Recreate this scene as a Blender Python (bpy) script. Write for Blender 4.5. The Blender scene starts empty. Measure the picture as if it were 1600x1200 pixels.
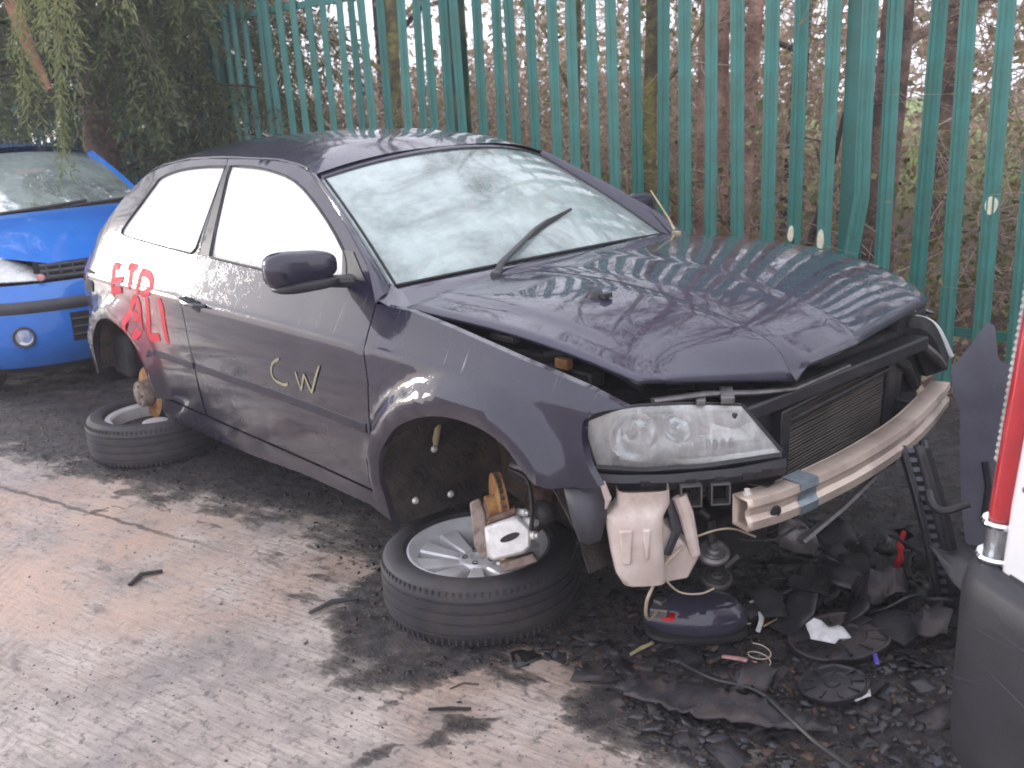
import bpy, bmesh, math, random
import numpy as np
from mathutils import Vector, Matrix, noise
from mathutils.geometry import delaunay_2d_cdt

random.seed(7)
rng = np.random.default_rng(11)
scene = bpy.context.scene
COL = scene.collection
R = math.radians
PI = math.pi

# ------------------------------------------------------------------ camera
cam_d = bpy.data.cameras.new('camera')
cam = bpy.data.objects.new('camera', cam_d)
COL.objects.link(cam)
rx, ry, rz = (0.66076, 0.748876, -0.050795), (0.178592, -0.222585, -0.958416), (-0.729041, 0.624212, -0.280818)
M = Matrix(((rx[0], -ry[0], -rz[0], 2.075), (rx[1], -ry[1], -rz[1], -2.457), (rx[2], -ry[2], -rz[2], 1.552), (0, 0, 0, 1)))
cam.matrix_world = M
cam_d.sensor_width = 36.0
cam_d.lens = 34.2263
cam_d.clip_start = 0.05
cam_d.clip_end = 300
cam_d.dof.use_dof = True
cam_d.dof.focus_distance = 3.1
cam_d.dof.aperture_fstop = 5.6
scene.camera = cam

# ------------------------------------------------------------------ world, sun, exposure
SUN_DIR = Vector((-0.930, -0.316, 0.178)).normalized()      # towards the sun
elev = math.asin(SUN_DIR.z)
azim = math.atan2(SUN_DIR.x, SUN_DIR.y)                  # clockwise from +Y
world = bpy.data.worlds.new('World')
scene.world = world
world.use_nodes = True
wn, wl = world.node_tree.nodes, world.node_tree.links
wn.clear()
sky = wn.new('ShaderNodeTexSky')
sky.sky_type = 'NISHITA'
sky.sun_disc = False
sky.sun_elevation = elev
sky.sun_rotation = azim
sky.air_density = 1.0
sky.dust_density = 2.0
sky.ozone_density = 1.0
wmix = wn.new('ShaderNodeMix'); wmix.data_type = 'RGBA'
wmix.inputs[0].default_value = 0.92
wmix.inputs[7].default_value = (9.3, 9.35, 10.5, 1)       # thin bright overcast
bg = wn.new('ShaderNodeBackground')
bg.inputs[1].default_value = 0.10
wo = wn.new('ShaderNodeOutputWorld')
wl.new(sky.outputs[0], wmix.inputs[6])
wl.new(wmix.outputs[2], bg.inputs[0])
wl.new(bg.outputs[0], wo.inputs[0])

sun_d = bpy.data.lights.new('sun', 'SUN')
sun_d.energy = 0.6
sun_d.angle = R(10)
sun_d.color = (1.0, 0.95, 0.89)
sun = bpy.data.objects.new('sun', sun_d)
COL.objects.link(sun)
sun.rotation_euler = SUN_DIR.to_track_quat('Z', 'Y').to_euler()

vs = scene.view_settings
vs.view_transform = 'Standard'
vs.look = 'None'
vs.exposure = 1.08
vs.gamma = 1.0
vs.use_curve_mapping = False
scene.render.engine = 'CYCLES'
scene.cycles.use_denoising = True
scene.cycles.max_bounces = 7
scene.cycles.volume_bounces = 2
scene.cycles.transparent_max_bounces = 12
scene.cycles.filter_width = 1.8
scene.cycles.caustics_reflective = False
scene.cycles.caustics_refractive = False

# ------------------------------------------------------------------ materials
MATS = {}
def node_mat(name):
    m = bpy.data.materials.new(name)
    m.use_nodes = True
    nt = m.node_tree
    b = nt.nodes['Principled BSDF']
    MATS[name] = m
    return m, nt, b

class G:
    """tiny helper round a node tree"""
    def __init__(s, nt): s.nt = nt; s.co = None
    def n(s, t, **k):
        x = s.nt.nodes.new(t)
        for a, v in k.items(): setattr(x, a, v)
        return x
    def l(s, a, b): s.nt.links.new(a, b)
    def obj(s):
        if s.co is None: s.co = s.n('ShaderNodeTexCoord')
        return s.co.outputs['Object']
    def gen(s, which): 
        if s.co is None: s.co = s.n('ShaderNodeTexCoord')
        return s.co.outputs[which]
    def map(s, v, scale=(1, 1, 1), rot=(0, 0, 0), loc=(0, 0, 0)):
        m = s.n('ShaderNodeMapping'); s.l(v, m.inputs[0])
        m.inputs['Scale'].default_value = scale; m.inputs['Rotation'].default_value = rot; m.inputs['Location'].default_value = loc
        return m.outputs[0]
    def noise(s, v, scale, detail=4, rough=.6, dist=0):
        x = s.n('ShaderNodeTexNoise'); s.l(v, x.inputs['Vector'])
        x.inputs['Scale'].default_value = scale; x.inputs['Detail'].default_value = detail
        x.inputs['Roughness'].default_value = rough; x.inputs['Distortion'].default_value = dist
        return x.outputs[0]
    def voro(s, v, scale, feat='F1', rnd=1):
        x = s.n('ShaderNodeTexVoronoi', feature=feat); s.l(v, x.inputs['Vector']); x.inputs['Scale'].default_value = scale
        x.inputs['Randomness'].default_value = rnd
        return x
    def ramp(s, v, a, b, lo=0., hi=1.):
        x = s.n('ShaderNodeMapRange', interpolation_type='SMOOTHSTEP'); s.l(v, x.inputs[0])
        x.inputs[1].default_value = a; x.inputs[2].default_value = b; x.inputs[3].default_value = lo; x.inputs[4].default_value = hi
        return x.outputs[0]
    def math(s, op, a, b=None, clamp=False):
        x = s.n('ShaderNodeMath', operation=op); x.use_clamp = clamp
        for i, q in enumerate((a, b)):
            if q is None: continue
            if isinstance(q, (int, float)): x.inputs[i].default_value = q
            else: s.l(q, x.inputs[i])
        return x.outputs[0]
    def mix(s, f, a, b):
        x = s.n('ShaderNodeMix'); x.data_type = 'RGBA'
        for i, q in ((0, f), (6, a), (7, b)):
            if isinstance(q, (int, float)): x.inputs[i].default_value = q
            elif isinstance(q, tuple): x.inputs[i].default_value = (*q, 1) if len(q) == 3 else q
            else: s.l(q, x.inputs[i])
        return x.outputs[2]
    def bump(s, h, strength, dist, b, prev=None):
        x = s.n('ShaderNodeBump'); x.inputs['Strength'].default_value = strength; x.inputs['Distance'].default_value = dist
        s.l(h, x.inputs['Height'])
        if prev is not None: s.l(prev, x.inputs['Normal'])
        if b is not None: s.l(x.outputs[0], b.inputs['Normal'])
        return x.outputs[0]
    def sep(s, v):
        x = s.n('ShaderNodeSeparateXYZ'); s.l(v, x.inputs[0]); return x.outputs
    def attr(s, name):
        x = s.n('ShaderNodeAttribute'); x.attribute_name = name; return x.outputs['Fac']

def pm(name, col, rough=.5, metal=0., var=.25, scale=14, bump=.15, bs=60, bd=.004, col2=None, dirt=0., dirt_col=(.13, .10, .085), coat=0., spec=.5, alpha=None):
    """painted / plastic / metal surface with mottling, grime and fine relief"""
    m, nt, b = node_mat(name); g = G(nt); o = g.obj()
    n = g.noise(o, scale, 5)
    c2 = col2 or tuple(c * (1 - var) for c in col)
    c = g.mix(g.ramp(n, .35, .65), col, c2)
    if dirt:
        dn = g.noise(o, scale * .45, 7, .7)
        f = g.ramp(dn, .62 - .3 * dirt, .72, 0, min(1, .35 + dirt * .6))
        c = g.mix(f, c, dirt_col)
        g.l(g.math('ADD', g.math('MULTIPLY', f, .85 - rough if rough < .85 else 0.), rough), b.inputs['Roughness'])
    else:
        g.l(g.ramp(n, .3, .7, max(.02, rough - .1), min(1, rough + .1)), b.inputs['Roughness'])
    g.l(c, b.inputs['Base Color'])
    b.inputs['Metallic'].default_value = metal
    b.inputs['Coat Weight'].default_value = coat
    b.inputs['Coat Roughness'].default_value = .08
    b.inputs['Specular IOR Level'].default_value = spec
    if bump: g.bump(g.noise(o, bs, 3), bump, bd, b)
    return m

def car_paint(name, base, deep, dirt_col, streak=False, metal=.0, spray=False, grime=1.):
    """wet, grimy metallic paint: road film towards the sill, drip streaks below the window line, rain beads"""
    m, nt, b = node_mat(name); g = G(nt); o = g.obj()
    x, y, z = g.sep(o)
    n1 = g.noise(o, 3.0, 6, .65)
    c = g.mix(g.ramp(n1, .3, .7), base, deep)
    # road film: more low down, broken up by noise
    low = g.ramp(z, .15, .72, 1., .12)
    dn = g.noise(o, 7, 8, .7)
    f = g.math('MULTIPLY', low, g.ramp(dn, .25, .75, .35 * grime, .95 * grime))
    runs = g.noise(g.map(o, (38, 38, 2.2)), 1.0, 4, .6)
    f = g.math('MULTIPLY', f, g.ramp(runs, .25, .7, .62, 1.0), True)
    c = g.mix(f, c, dirt_col)
    rough = g.math('ADD', g.math('MULTIPLY', f, .42), .30)
    coat = g.math('SUBTRACT', 0.95, g.math('MULTIPLY', f, .75))
    if streak:
        st = g.noise(g.map(o, (30, 4, 1.3)), 1.0, 5, .7, .6)
        band = g.math('MULTIPLY', g.ramp(z, .775, .81), g.ramp(z, .90, .955, 1, 0))
        s = g.math('MULTIPLY', g.math('MULTIPLY', g.ramp(st, .57, .72, 0, .6), g.ramp(g.noise(o, 2.4, 3), .42, .62)), band)
        c = g.mix(s, c, (.52, .50, .52))
        rough = g.math('ADD', rough, g.math('MULTIPLY', s, .25))
    if spray:
        # red overspray round the graffiti on the rear quarter
        d = g.n('ShaderNodeVectorMath', operation='DISTANCE'); g.l(g.map(o, (1, 0, 1.35)), d.inputs[0])
        d.inputs[1].default_value = (-2.27, 0, .67 * 1.35)
        sf = g.math('MULTIPLY', g.ramp(d.outputs['Value'], .12, .42, .55, 0), g.ramp(g.noise(o, 40, 3), .2, .7, .5, 1))
        c = g.mix(sf, c, (.42, .035, .05))
    speck = g.voro(o, 55)
    sp = g.ramp(speck.outputs['Distance'], .05, .10, 1, 0)
    c = g.mix(g.math('MULTIPLY', sp, g.ramp(g.noise(o, 9, 2), .54, .68, 0, .35)), c, (.22, .20, .20))
    g.l(c, b.inputs['Base Color']); g.l(rough, b.inputs['Roughness']); g.l(coat, b.inputs['Coat Weight'])
    b.inputs['Metallic'].default_value = metal
    b.inputs['Specular IOR Level'].default_value = .03
    b.inputs['Coat IOR'].default_value = 1.62
    b.inputs['Coat Roughness'].default_value = .05
    beads = g.voro(o, 130)
    hb = g.math('MULTIPLY', g.ramp(beads.outputs['Distance'], .15, .42, 1, 0), g.ramp(g.noise(o, 22, 2), .42, .58))
    nb = g.bump(hb, .16 if 'top' in name else .05, .002, None)
    nb2 = g.bump(g.noise(o, 3.5, 2), .02, .02, None, nb)
    g.l(nb2, b.inputs['Normal']); g.l(nb2, b.inputs['Coat Normal'])
    return m

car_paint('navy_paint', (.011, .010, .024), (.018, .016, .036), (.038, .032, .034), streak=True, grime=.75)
car_paint('navy_paint_lit_top', (.028, .026, .048), (.040, .038, .064), (.095, .088, .095), grime=.3)  # same navy made lighter, painting in the skylight on roof and bonnet
car_paint('navy_paint_sprayed', (.011, .010, .024), (.018, .016, .036), (.040, .033, .035), streak=True, spray=True)
car_paint('blue_paint', (.020, .15, .58), (.030, .20, .66), (.13, .17, .24), metal=.0, grime=.2)
pm('white_paint', (.78, .78, .79), .22, 0, .06, 3, .05, 20, coat=.7, dirt=.08, dirt_col=(.45, .42, .38))
pm('black_plastic', (.026, .025, .030), .42, 0, .35, 20, .3, 90, .002, dirt=.35, dirt_col=(.07, .06, .055))
pm('grey_plastic', (.055, .055, .066), .5, 0, .2, 12, .5, 260, .0015, dirt=.25, dirt_col=(.12, .105, .095))
pm('matt_black', (.017, .016, .018), .75, 0, .3, 12, .3, 50)
pm('seat_cloth', (.06, .055, .055), .9, 0, .3, 40, .4, 300, .002)
pm('dashboard_plastic', (.03, .031, .034), .7, 0, .2, 20, .2, 200, .001)
pm('arch_grime', (.055, .044, .040), .8, 0, .5, 9, .9, 38, .012, col2=(.015, .013, .012), dirt=.5, dirt_col=(.12, .075, .05))
pm('rust', (.22, .15, .12), .8, .1, .5, 26, .7, 120, .003, col2=(.15, .085, .055))
pm('orange_rust', (.50, .29, .11), .75, .2, .4, 20, .5, 140, .002, col2=(.33, .13, .05))
pm('cast_metal', (.80, .78, .74), .4, .35, .2, 24, .6, 130, .002, dirt=.25, dirt_col=(.25, .20, .16))
pm('alloy', (.80, .80, .82), .3, .25, .15, 12, .15, 60, dirt=.35, dirt_col=(.22, .15, .11))
pm('raw_aluminium', (.68, .56, .47), .42, .4, .25, 6, .3, 50, .003, col2=(.48, .38, .33), dirt=.45, dirt_col=(.36, .25, .19))
pm('beam_tape', (.30, .36, .40), .35, .5, .3, 20, .2, 60)
pm('dull_steel', (.20, .19, .19), .45, .7, .3, 15, .3, 70, dirt=.4)
pm('dark_metal', (.045, .042, .042), .5, .5, .4, 18, .4, 70, dirt=.4, dirt_col=(.10, .075, .06))
pm('radiator_fin', (.10, .085, .075), .5, .6, .4, 9, .3, 90, dirt=.4, dirt_col=(.12, .07, .045))
pm('rubber', (.042, .040, .046), .62, 0, .3, 10, .25, 140, .002, dirt=.45, dirt_col=(.085, .068, .058))
pm('rubber_seal', (.012, .012, .014), .5, 0, .2, 20, .1, 80)
pm('dusty_plastic', (.030, .028, .034), .5, 0, .4, 34, .6, 120, .004, dirt=.75, dirt_col=(.085, .062, .055))
pm('reservoir_plastic', (.66, .58, .52), .35, 0, .12, 9, .3, 40, .004, col2=(.55, .45, .40), dirt=.6, dirt_col=(.30, .21, .16))
pm('lamp_silver', (.92, .91, .90), .22, .6, .05, 30, .05, 60)
pm('dull_rust', (.30, .235, .20), .7, .2, .4, 26, .6, 120, .003, col2=(.17, .12, .095))
pm('bumper_plastic', (.026, .026, .032), .5, 0, .2, 12, .5, 260, .0015, dirt=.2, dirt_col=(.09, .08, .075))
pm('chrome', (.86, .86, .88), .12, 1., .06, 30, .05, 60)
pm('red_lens', (.42, .012, .02), .15, 0, .15, 20, .25, 120, .002, coat=.8)
pm('red_paint', (.60, .045, .06), .65, 0, .25, 45, .25, 200, .001, col2=(.62, .03, .05))
pm('cover_paint', (.12, .118, .15), .42, .0, .25, 6, .2, 60, dirt=.35, dirt_col=(.12, .11, .12))
pm('yellow_chalk', (.34, .32, .20), .9, 0, .3, 60, .3, 200, .001)
pm('red_plastic', (.62, .02, .025), .4, 0, .2, 30, .1, 50)
pm('violet_plastic', (.14, .10, .50), .35, 0, .2, 30, .1, 50)
pm('pink_plastic', (.55, .27, .25), .5, 0, .3, 30, .1, 50)
pm('white_scrap', (.70, .70, .70), .5, 0, .15, 25, .2, 60, dirt=.3, dirt_col=(.3, .26, .22))
pm('straw', (.52, .44, .25), .8, 0, .35, 20, .1, 60)
pm('wire_tan', (.45, .36, .27), .55, 0, .2, 20, 0)
pm('wire_black', (.02, .02, .022), .5, 0, .2, 20, 0)
pm('cream_chip', (.88, .83, .62), .8, 0, .2, 40, .4, 120, .002)
pm('fence_green', (.042, .160, .126), .42, 0, .22, 5, .15, 40, .003, col2=(.04, .20, .175), dirt=.15, dirt_col=(.07, .17, .13))
pm('fence_post_green', (.20, .25, .14), .5, 0, .3, 5, .2, 40, col2=(.03, .12, .09), dirt=.3, dirt_col=(.16, .16, .08))
pm('bark_brown', (.26, .17, .13), .9, 0, .45, 6, 1.0, 22, .03, col2=(.09, .06, .05))
pm('bark_pink', (.48, .30, .23), .9, 0, .35, 5, 1.0, 18, .03, col2=(.20, .115, .085))
pm('bark_moss', (.24, .21, .06), .9, 0, .4, 5, 1.0, 20, .03, col2=(.09, .075, .05))
pm('bark_orange', (.40, .21, .12), .9, 0, .4, 5, 1.0, 16, .03, col2=(.24, .12, .075))
pm('bark_dark', (.085, .06, .05), .9, 0, .4, 6, 1.0, 22, .03)
pm('twig', (.36, .27, .22), .85, 0, .5, 3, .3, 40, col2=(.52, .41, .33))
pm('twig_dark', (.22, .155, .13), .85, 0, .5, 3, .3, 40, col2=(.34, .24, .19))

def leaf_mat(name, cols, trans=.25, rough=.55):
    m, nt, b = node_mat(name); g = G(nt); o = g.gen('Object')
    n = g.noise(o, 1.7, 3, .6)
    n2 = g.noise(o, 23, 3, .7)
    c = g.mix(g.ramp(n, .35, .65), cols[0], cols[1])
    c = g.mix(g.ramp(n2, .40, .66), c, cols[2])
    g.l(c, b.inputs['Base Color']); b.inputs['Roughness'].default_value = rough
    t = g.n('ShaderNodeBsdfTranslucent'); g.l(c, t.inputs[0])
    mx = g.n('ShaderNodeMixShader'); mx.inputs[0].default_value = trans
    out = nt.nodes['Material Output']
    g.l(b.outputs[0], mx.inputs[1]); g.l(t.outputs[0], mx.inputs[2]); g.l(mx.outputs[0], out.inputs[0])
    return m
leaf_mat('needles', ((.050, .075, .036), (.095, .125, .048), (.15, .17, .06)), .35)
leaf_mat('needles_light', ((.17, .21, .075), (.24, .27, .10), (.30, .30, .12)), .45)
leaf_mat('dead_leaves', ((.44, .30, .20), (.31, .20, .135), (.56, .46, .33)), .4)
leaf_mat('bramble_leaves', ((.26, .20, .11), (.15, .18, .06), (.34, .29, .13)), .35)
leaf_mat('ivy_leaves', ((.06, .10, .03), (.14, .16, .04), (.20, .19, .05)))
leaf_mat('field_grass', ((.20, .30, .06), (.28, .36, .10), (.16, .24, .06)))

def glass_mat(name, base, lo, hi, foot=None, tint=(.9, .95, .95), rough=.3, sc=(3, 3, 3), spec_rough=.03):
    """misted glass: clear pane with a film of condensation, wiped and streaked unevenly; side panes and lamps get it as painted glare"""
    m, nt, b = node_mat(name); g = G(nt); o = g.obj()
    n = g.noise(g.map(o, sc), 1.0, 6, .62, 1.2)
    n2 = g.noise(g.map(o, (sc[0] * 9, sc[1] * 9, sc[2] * 2.2)), 1.0, 4, .6, .4)
    f = g.math('ADD', g.ramp(n, .33, .62, lo, hi), g.ramp(n2, .3, .75, -.06, .07), True)
    if foot:        # whitening thinned along the bottom edge, painting the darker reflections there
        zz = g.math('ADD', g.sep(o)[2], g.math('MULTIPLY', g.noise(g.map(o, (45, 45, 1.5)), 1.0, 4, .7), -.11))
        f = g.math('MULTIPLY', f, g.ramp(zz, foot[0], foot[1], .45, 1))
    b.inputs['Base Color'].default_value = (*base, 1)
    b.inputs['Roughness'].default_value = rough
    b.inputs['Coat Weight'].default_value = 1.0
    b.inputs['Coat Roughness'].default_value = spec_rough
    t = g.n('ShaderNodeBsdfTransparent'); t.inputs[0].default_value = (*tint, 1)
    gl = g.n('ShaderNodeBsdfGlossy'); gl.inputs['Roughness'].default_value = spec_rough
    fr = g.n('ShaderNodeFresnel'); fr.inputs[0].default_value = 1.5
    clear = g.n('ShaderNodeMixShader'); g.l(fr.outputs[0], clear.inputs[0]); g.l(t.outputs[0], clear.inputs[1]); g.l(gl.outputs[0], clear.inputs[2])
    mx = g.n('ShaderNodeMixShader'); g.l(f, mx.inputs[0]); g.l(clear.outputs[0], mx.inputs[1]); g.l(b.outputs[0], mx.inputs[2])
    g.l(mx.outputs[0], nt.nodes['Material Output'].inputs[0])
    return m
glass_mat('windscreen_glass', (.57, .68, .65), .30, .66, sc=(1.6, 1.6, 1.6))
glass_mat('side_glass', (.95, .96, .96), .90, .97, foot=(.89, .96), sc=(2, 2, 5))  # near-white film paints in the blown-out sky reflected by the panes
glass_mat('blue_car_glass', (.50, .60, .58), .25, .55, sc=(2.5, 2, 2))
glass_mat('van_glass', (.3, .33, .34), .05, .15)
glass_mat('lamp_lens', (.97, .96, .94), .24, .40, sc=(4, 4, 4), rough=.25)  # aged milky plastic, whitened further to stand for bright reflections
glass_mat('clear_lens', (.85, .85, .85), .1, .25, sc=(6, 6, 6))

# ------------------------------------------------------------------ mesh helpers
def V(*a): return Vector(a)

class MB:
    def __init__(s): s.v = []; s.f = []; s.mi = []; s.m = 0
    def add(s, vs, fs):
        o = len(s.v); s.v.extend([tuple(p) for p in vs])
        for f in fs: s.f.append(tuple(i + o for i in f)); s.mi.append(s.m)
        return s
    def box(s, c, size, rot=None):
        hx, hy, hz = size[0] / 2, size[1] / 2, size[2] / 2
        P = [V(x, y, z) for x in (-hx, hx) for y in (-hy, hy) for z in (-hz, hz)]
        if rot is not None: P = [rot @ p for p in P]
        P = [p + Vector(c) for p in P]
        return s.add(P, [(0, 1, 3, 2), (4, 6, 7, 5), (0, 4, 5, 1), (2, 3, 7, 6), (0, 2, 6, 4), (1, 5, 7, 3)])
    def tube(s, pts, r, n=8, cap=True, flat=1.0):
        pts = [Vector(p) for p in pts]; k = len(pts)
        rr = r if isinstance(r, (list, tuple)) else [r] * k
        t0 = (pts[1] - pts[0]).normalized()
        up = V(0, 0, 1) if abs(t0.z) < .9 else V(1, 0, 0)
        a = t0.cross(up).normalized(); vs = []
        for i, p in enumerate(pts):
            t = (pts[min(i + 1, k - 1)] - pts[max(i - 1, 0)]).normalized()
            a = (a - t * a.dot(t)).normalized(); b = t.cross(a)
            for j in range(n):
                q = 2 * PI * j / n
                vs.append(p + (a * math.cos(q) + b * math.sin(q) * flat) * rr[i])
        fs = [(i * n + j, i * n + (j + 1) % n, (i + 1) * n + (j + 1) % n, (i + 1) * n + j) for i in range(k - 1) for j in range(n)]
        if cap: fs += [tuple(range(n))[::-1], tuple((k - 1) * n + j for j in range(n))]
        return s.add(vs, fs)
    def lathe(s, prof, c, axis, n=32, close=False, a0=0., a1=2 * PI):
        """prof: (radius, height along axis)"""
        ax = Vector(axis).normalized(); up = V(0, 0, 1) if abs(ax.z) < .9 else V(1, 0, 0)
        a = ax.cross(up).normalized(); b = ax.cross(a); c = Vector(c); full = abs(a1 - a0 - 2 * PI) < 1e-6
        m = n if full else n + 1; vs = []
        for (r, h) in prof:
            for j in range(m):
                q = a0 + (a1 - a0) * j / n
                vs.append(c + ax * h + (a * math.cos(q) + b * math.sin(q)) * r)
        fs = []; k = len(prof)
        for i in range(k if close else k - 1):
            for j in range(n):
                j2 = (j + 1) % m
                fs.append((i * m + j, i * m + j2, ((i + 1) % k) * m + j2, ((i + 1) % k) * m + j))
        return s.add(vs, fs)
    def grid(s, rows, flip=False):
        nr, nc = len(rows), len(rows[0])
        fs = []
        for i in range(nr - 1):
            for j in range(nc - 1):
                f = (i * nc + j, i * nc + j + 1, (i + 1) * nc + j + 1, (i + 1) * nc + j)
                fs.append(f[::-1] if flip else f)
        return s.add([p for r in rows for p in r], fs)
    def prism(s, poly, fr, d0, d1):
        """poly in (a,b) of frame fr=(origin, A, B, N); extruded from d0 to d1 along N"""
        o, A, B, N = [Vector(q) for q in fr]; n = len(poly)
        vs = [o + A * p[0] + B * p[1] + N * d0 for p in poly] + [o + A * p[0] + B * p[1] + N * d1 for p in poly]
        fs = [tuple(range(n))[::-1], tuple(range(n, 2 * n))] + [(i, (i + 1) % n, n + (i + 1) % n, n + i) for i in range(n)]
        return s.add(vs, fs)
    def sub(s, other, M):
        return s.add([M @ Vector(p) for p in other.v], other.f)

def obj(name, mb, mat, parent=None, smooth=35, bevel=0, solid=0, subd=0, loc=None):
    me = bpy.data.meshes.new(name)
    me.from_pydata(mb.v, [], mb.f)
    for k in (mat if isinstance(mat, (list, tuple)) else [mat]): me.materials.append(MATS[k])
    if isinstance(mat, (list, tuple)): me.polygons.foreach_set('material_index', mb.mi)
    me.validate()
    if smooth:
        me.shade_smooth()
        if smooth < 180: me.set_sharp_from_angle(angle=R(smooth))
    o = bpy.data.objects.new(name, me)
    COL.objects.link(o)
    if parent is not None: o.parent = parent
    if loc: o.location = loc
    if solid:
        md = o.modifiers.new('solid', 'SOLIDIFY'); md.thickness = solid; md.offset = -1
    if bevel:
        md = o.modifiers.new('bevel', 'BEVEL'); md.width = bevel; md.segments = 2; md.limit_method = 'ANGLE'; md.angle_limit = R(40)
    if subd:
        md = o.modifiers.new('subd', 'SUBSURF'); md.levels = subd; md.render_levels = subd
    return o

def tag(o, label, cat, group=None, kind=None):
    o['label'] = label; o['category'] = cat
    if group: o['group'] = group
    if kind: o['kind'] = kind
    return o

def thing(name, label, cat, loc=(0, 0, 0), rz=0, group=None):
    o = bpy.data.objects.new(name, None); o.empty_display_size = .1
    COL.objects.link(o); o.location = loc; o.rotation_euler = (0, 0, rz)
    return tag(o, label, cat, group)

def lerp(a, b, t): return a + (b - a) * t
def cr(pts, n):
    """Catmull-Rom through points, n samples per span"""
    P = [np.array(p, float) for p in pts]; P = [2 * P[0] - P[1]] + P + [2 * P[-1] - P[-2]]; out = []
    for i in range(1, len(P) - 2):
        p0, p1, p2, p3 = P[i - 1:i + 3]
        for k in range(n):
            t = k / n
            out.append(.5 * (2 * p1 + (p2 - p0) * t + (2 * p0 - 5 * p1 + 4 * p2 - p3) * t * t + (3 * p1 - p0 - 3 * p2 + p3) * t ** 3))
    out.append(P[-2]); return out
def resample(pts, n):
    P = np.array(pts, float); d = np.r_[0, np.cumsum(np.linalg.norm(np.diff(P, axis=0), axis=1))]
    t = np.linspace(0, d[-1], n)
    return np.stack([np.interp(t, d, P[:, k]) for k in range(P.shape[1])], 1)
def inside(P, poly):
    P = np.asarray(P, float); poly = np.asarray(poly, float); x, y = P[:, 0], P[:, 1]; c = np.zeros(len(P), bool)
    n = len(poly)
    for i in range(n):
        x0, y0 = poly[i]; x1, y1 = poly[(i + 1) % n]
        if y0 == y1: continue
        k = ((y0 > y) != (y1 > y)) & (x < (x1 - x0) * (y - y0) / (y1 - y0) + x0)
        c ^= k
    return c
def dist_line(P, line):
    P = np.asarray(P, float); L = np.asarray(line, float); best = np.full(len(P), 1e9)
    for a, b in zip(L[:-1], L[1:]):
        ab = b - a; t = np.clip(((P - a) @ ab) / max(1e-12, ab @ ab), 0, 1)
        best = np.minimum(best, np.linalg.norm(P - (a + t[:, None] * ab), axis=1))
    return best
def densify(poly, h, closed=True):
    out = []; n = len(poly)
    for i in range(n if closed else n - 1):
        a = np.array(poly[i], float); b = np.array(poly[(i + 1) % n], float); k = max(1, int(np.ceil(np.linalg.norm(b - a) / h)))
        out += [a + (b - a) * j / k for j in range(k)]
    if not closed: out.append(np.array(poly[-1], float))
    return out

def panel(poly, holes, S, h=.035, rim=.015, inward=None, creases=()):
    """sheet-metal panel: polygon in parameter space, triangulated with inner points, mapped by S, edges folded inwards"""
    loops = [densify(poly, h)] + [densify(q, h) for q in holes]
    P = [p for l in loops for p in l]; edges = []; o = 0
    for l in loops:
        n = len(l); edges += [(o + i, o + (i + 1) % n) for i in range(n)]; o += n
    A = np.array(loops[0]); lo, hi = A.min(0), A.max(0)
    gx, gy = np.meshgrid(np.arange(lo[0], hi[0], h), np.arange(lo[1], hi[1], h))
    gx = gx + (np.arange(gx.shape[0]) % 2)[:, None] * h * .5
    Q = np.stack([gx.ravel(), gy.ravel()], 1)
    k = inside(Q, loops[0])
    for l in loops[1:]: k &= ~inside(Q, l)
    for l in loops: k &= dist_line(Q, l + [l[0]]) > h * .45
    for l in creases:
        l = np.array(densify(l, h, False)); k &= dist_line(Q, l) > h * .35; c_ = inside(l, loops[0]) & (dist_line(l, loops[0] + [loops[0][0]]) > h * .3)
        P = P + list(l[c_])
    P = P + list(Q[k])
    vs, es, fs, ov, oe, of = delaunay_2d_cdt([Vector((float(p[0]), float(p[1]))) for p in P], edges, [], 0, 1e-6)
    vv = np.array([tuple(p) for p in vs]); F = [tuple(f) for f in fs]
    cen = np.array([vv[list(f)].mean(0) for f in F])
    k = inside(cen, loops[0])
    for l in loops[1:]: k &= ~inside(cen, l)
    F = [f for f, q in zip(F, k) if q]
    pts = [Vector(S(float(p[0]), float(p[1]))) for p in vv]
    mb = MB(); mb.add(pts, F)
    if rim:
        cnt = {}
        for f in F:
            for a, b in zip(f, f[1:] + f[:1]): cnt.setdefault((min(a, b), max(a, b)), []).append((a, b))
        bd = [v[0] for v in cnt.values() if len(v) == 1]
        ids = {}
        for a, b in bd:
            for q in (a, b):
                if q not in ids:
                    ids[q] = len(mb.v); mb.v.append(tuple(pts[q] + Vector(inward) * rim))
        for a, b in bd: mb.f.append((b, a, ids[a], ids[b])); mb.mi.append(0)
    return mb

def fbm(x, y, z=0., o=4, s=1.):
    a, t = 1., 0.
    for _ in range(o):
        t += a * noise.noise((x * s, y * s, z)); s *= 2.03; a *= .5
    return t

# ------------------------------------------------------------------ ground
# fence line in plan: through F0 along FD; the yard lies on the camera side
F0 = np.array((0.135, 2.15)); FD = np.array((-0.9897, -0.1432)); FN = np.array((0.1432 * -1, 0.9897)) * 1.0
FN = np.array((-FD[1], FD[0])); FN = FN if FN @ np.array((0, 1.)) > 0 else -FN          # away from the yard
EDGE = np.array([(-9, -1.9), (-5, -1.55), (-3.25, -1.37), (-2.5, -1.24), (-1.87, -1.0), (-1.2, -.80), (-.62, -.86), (-.42, -1.02), (-.22, -1.16), (.0, -1.18), (.13, -1.10), (.10, -1.02),
                 (.14, -.94), (.25, -.80), (.40, -.76), (.50, -.86), (.77, -.93), (.96, -.86), (1.4, -.55), (3.5, .2)])
xs = np.r_[-34, -28, -20, -15, -12, -10.5, np.arange(-9.4, 3.3, .05), 4, 5, 7, 10, 15, 24]
ys = np.r_[-24, -15, -10, -7, -5.5, np.arange(-4.4, 3.6, .05), 4, 4.5, 5, 5.6, 6.4, 7.4, 8.8, 10.5, 13, 17, 24, 36]
X, Y = np.meshgrid(xs, ys); PX = np.stack([X.ravel(), Y.ravel()], 1)
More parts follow.
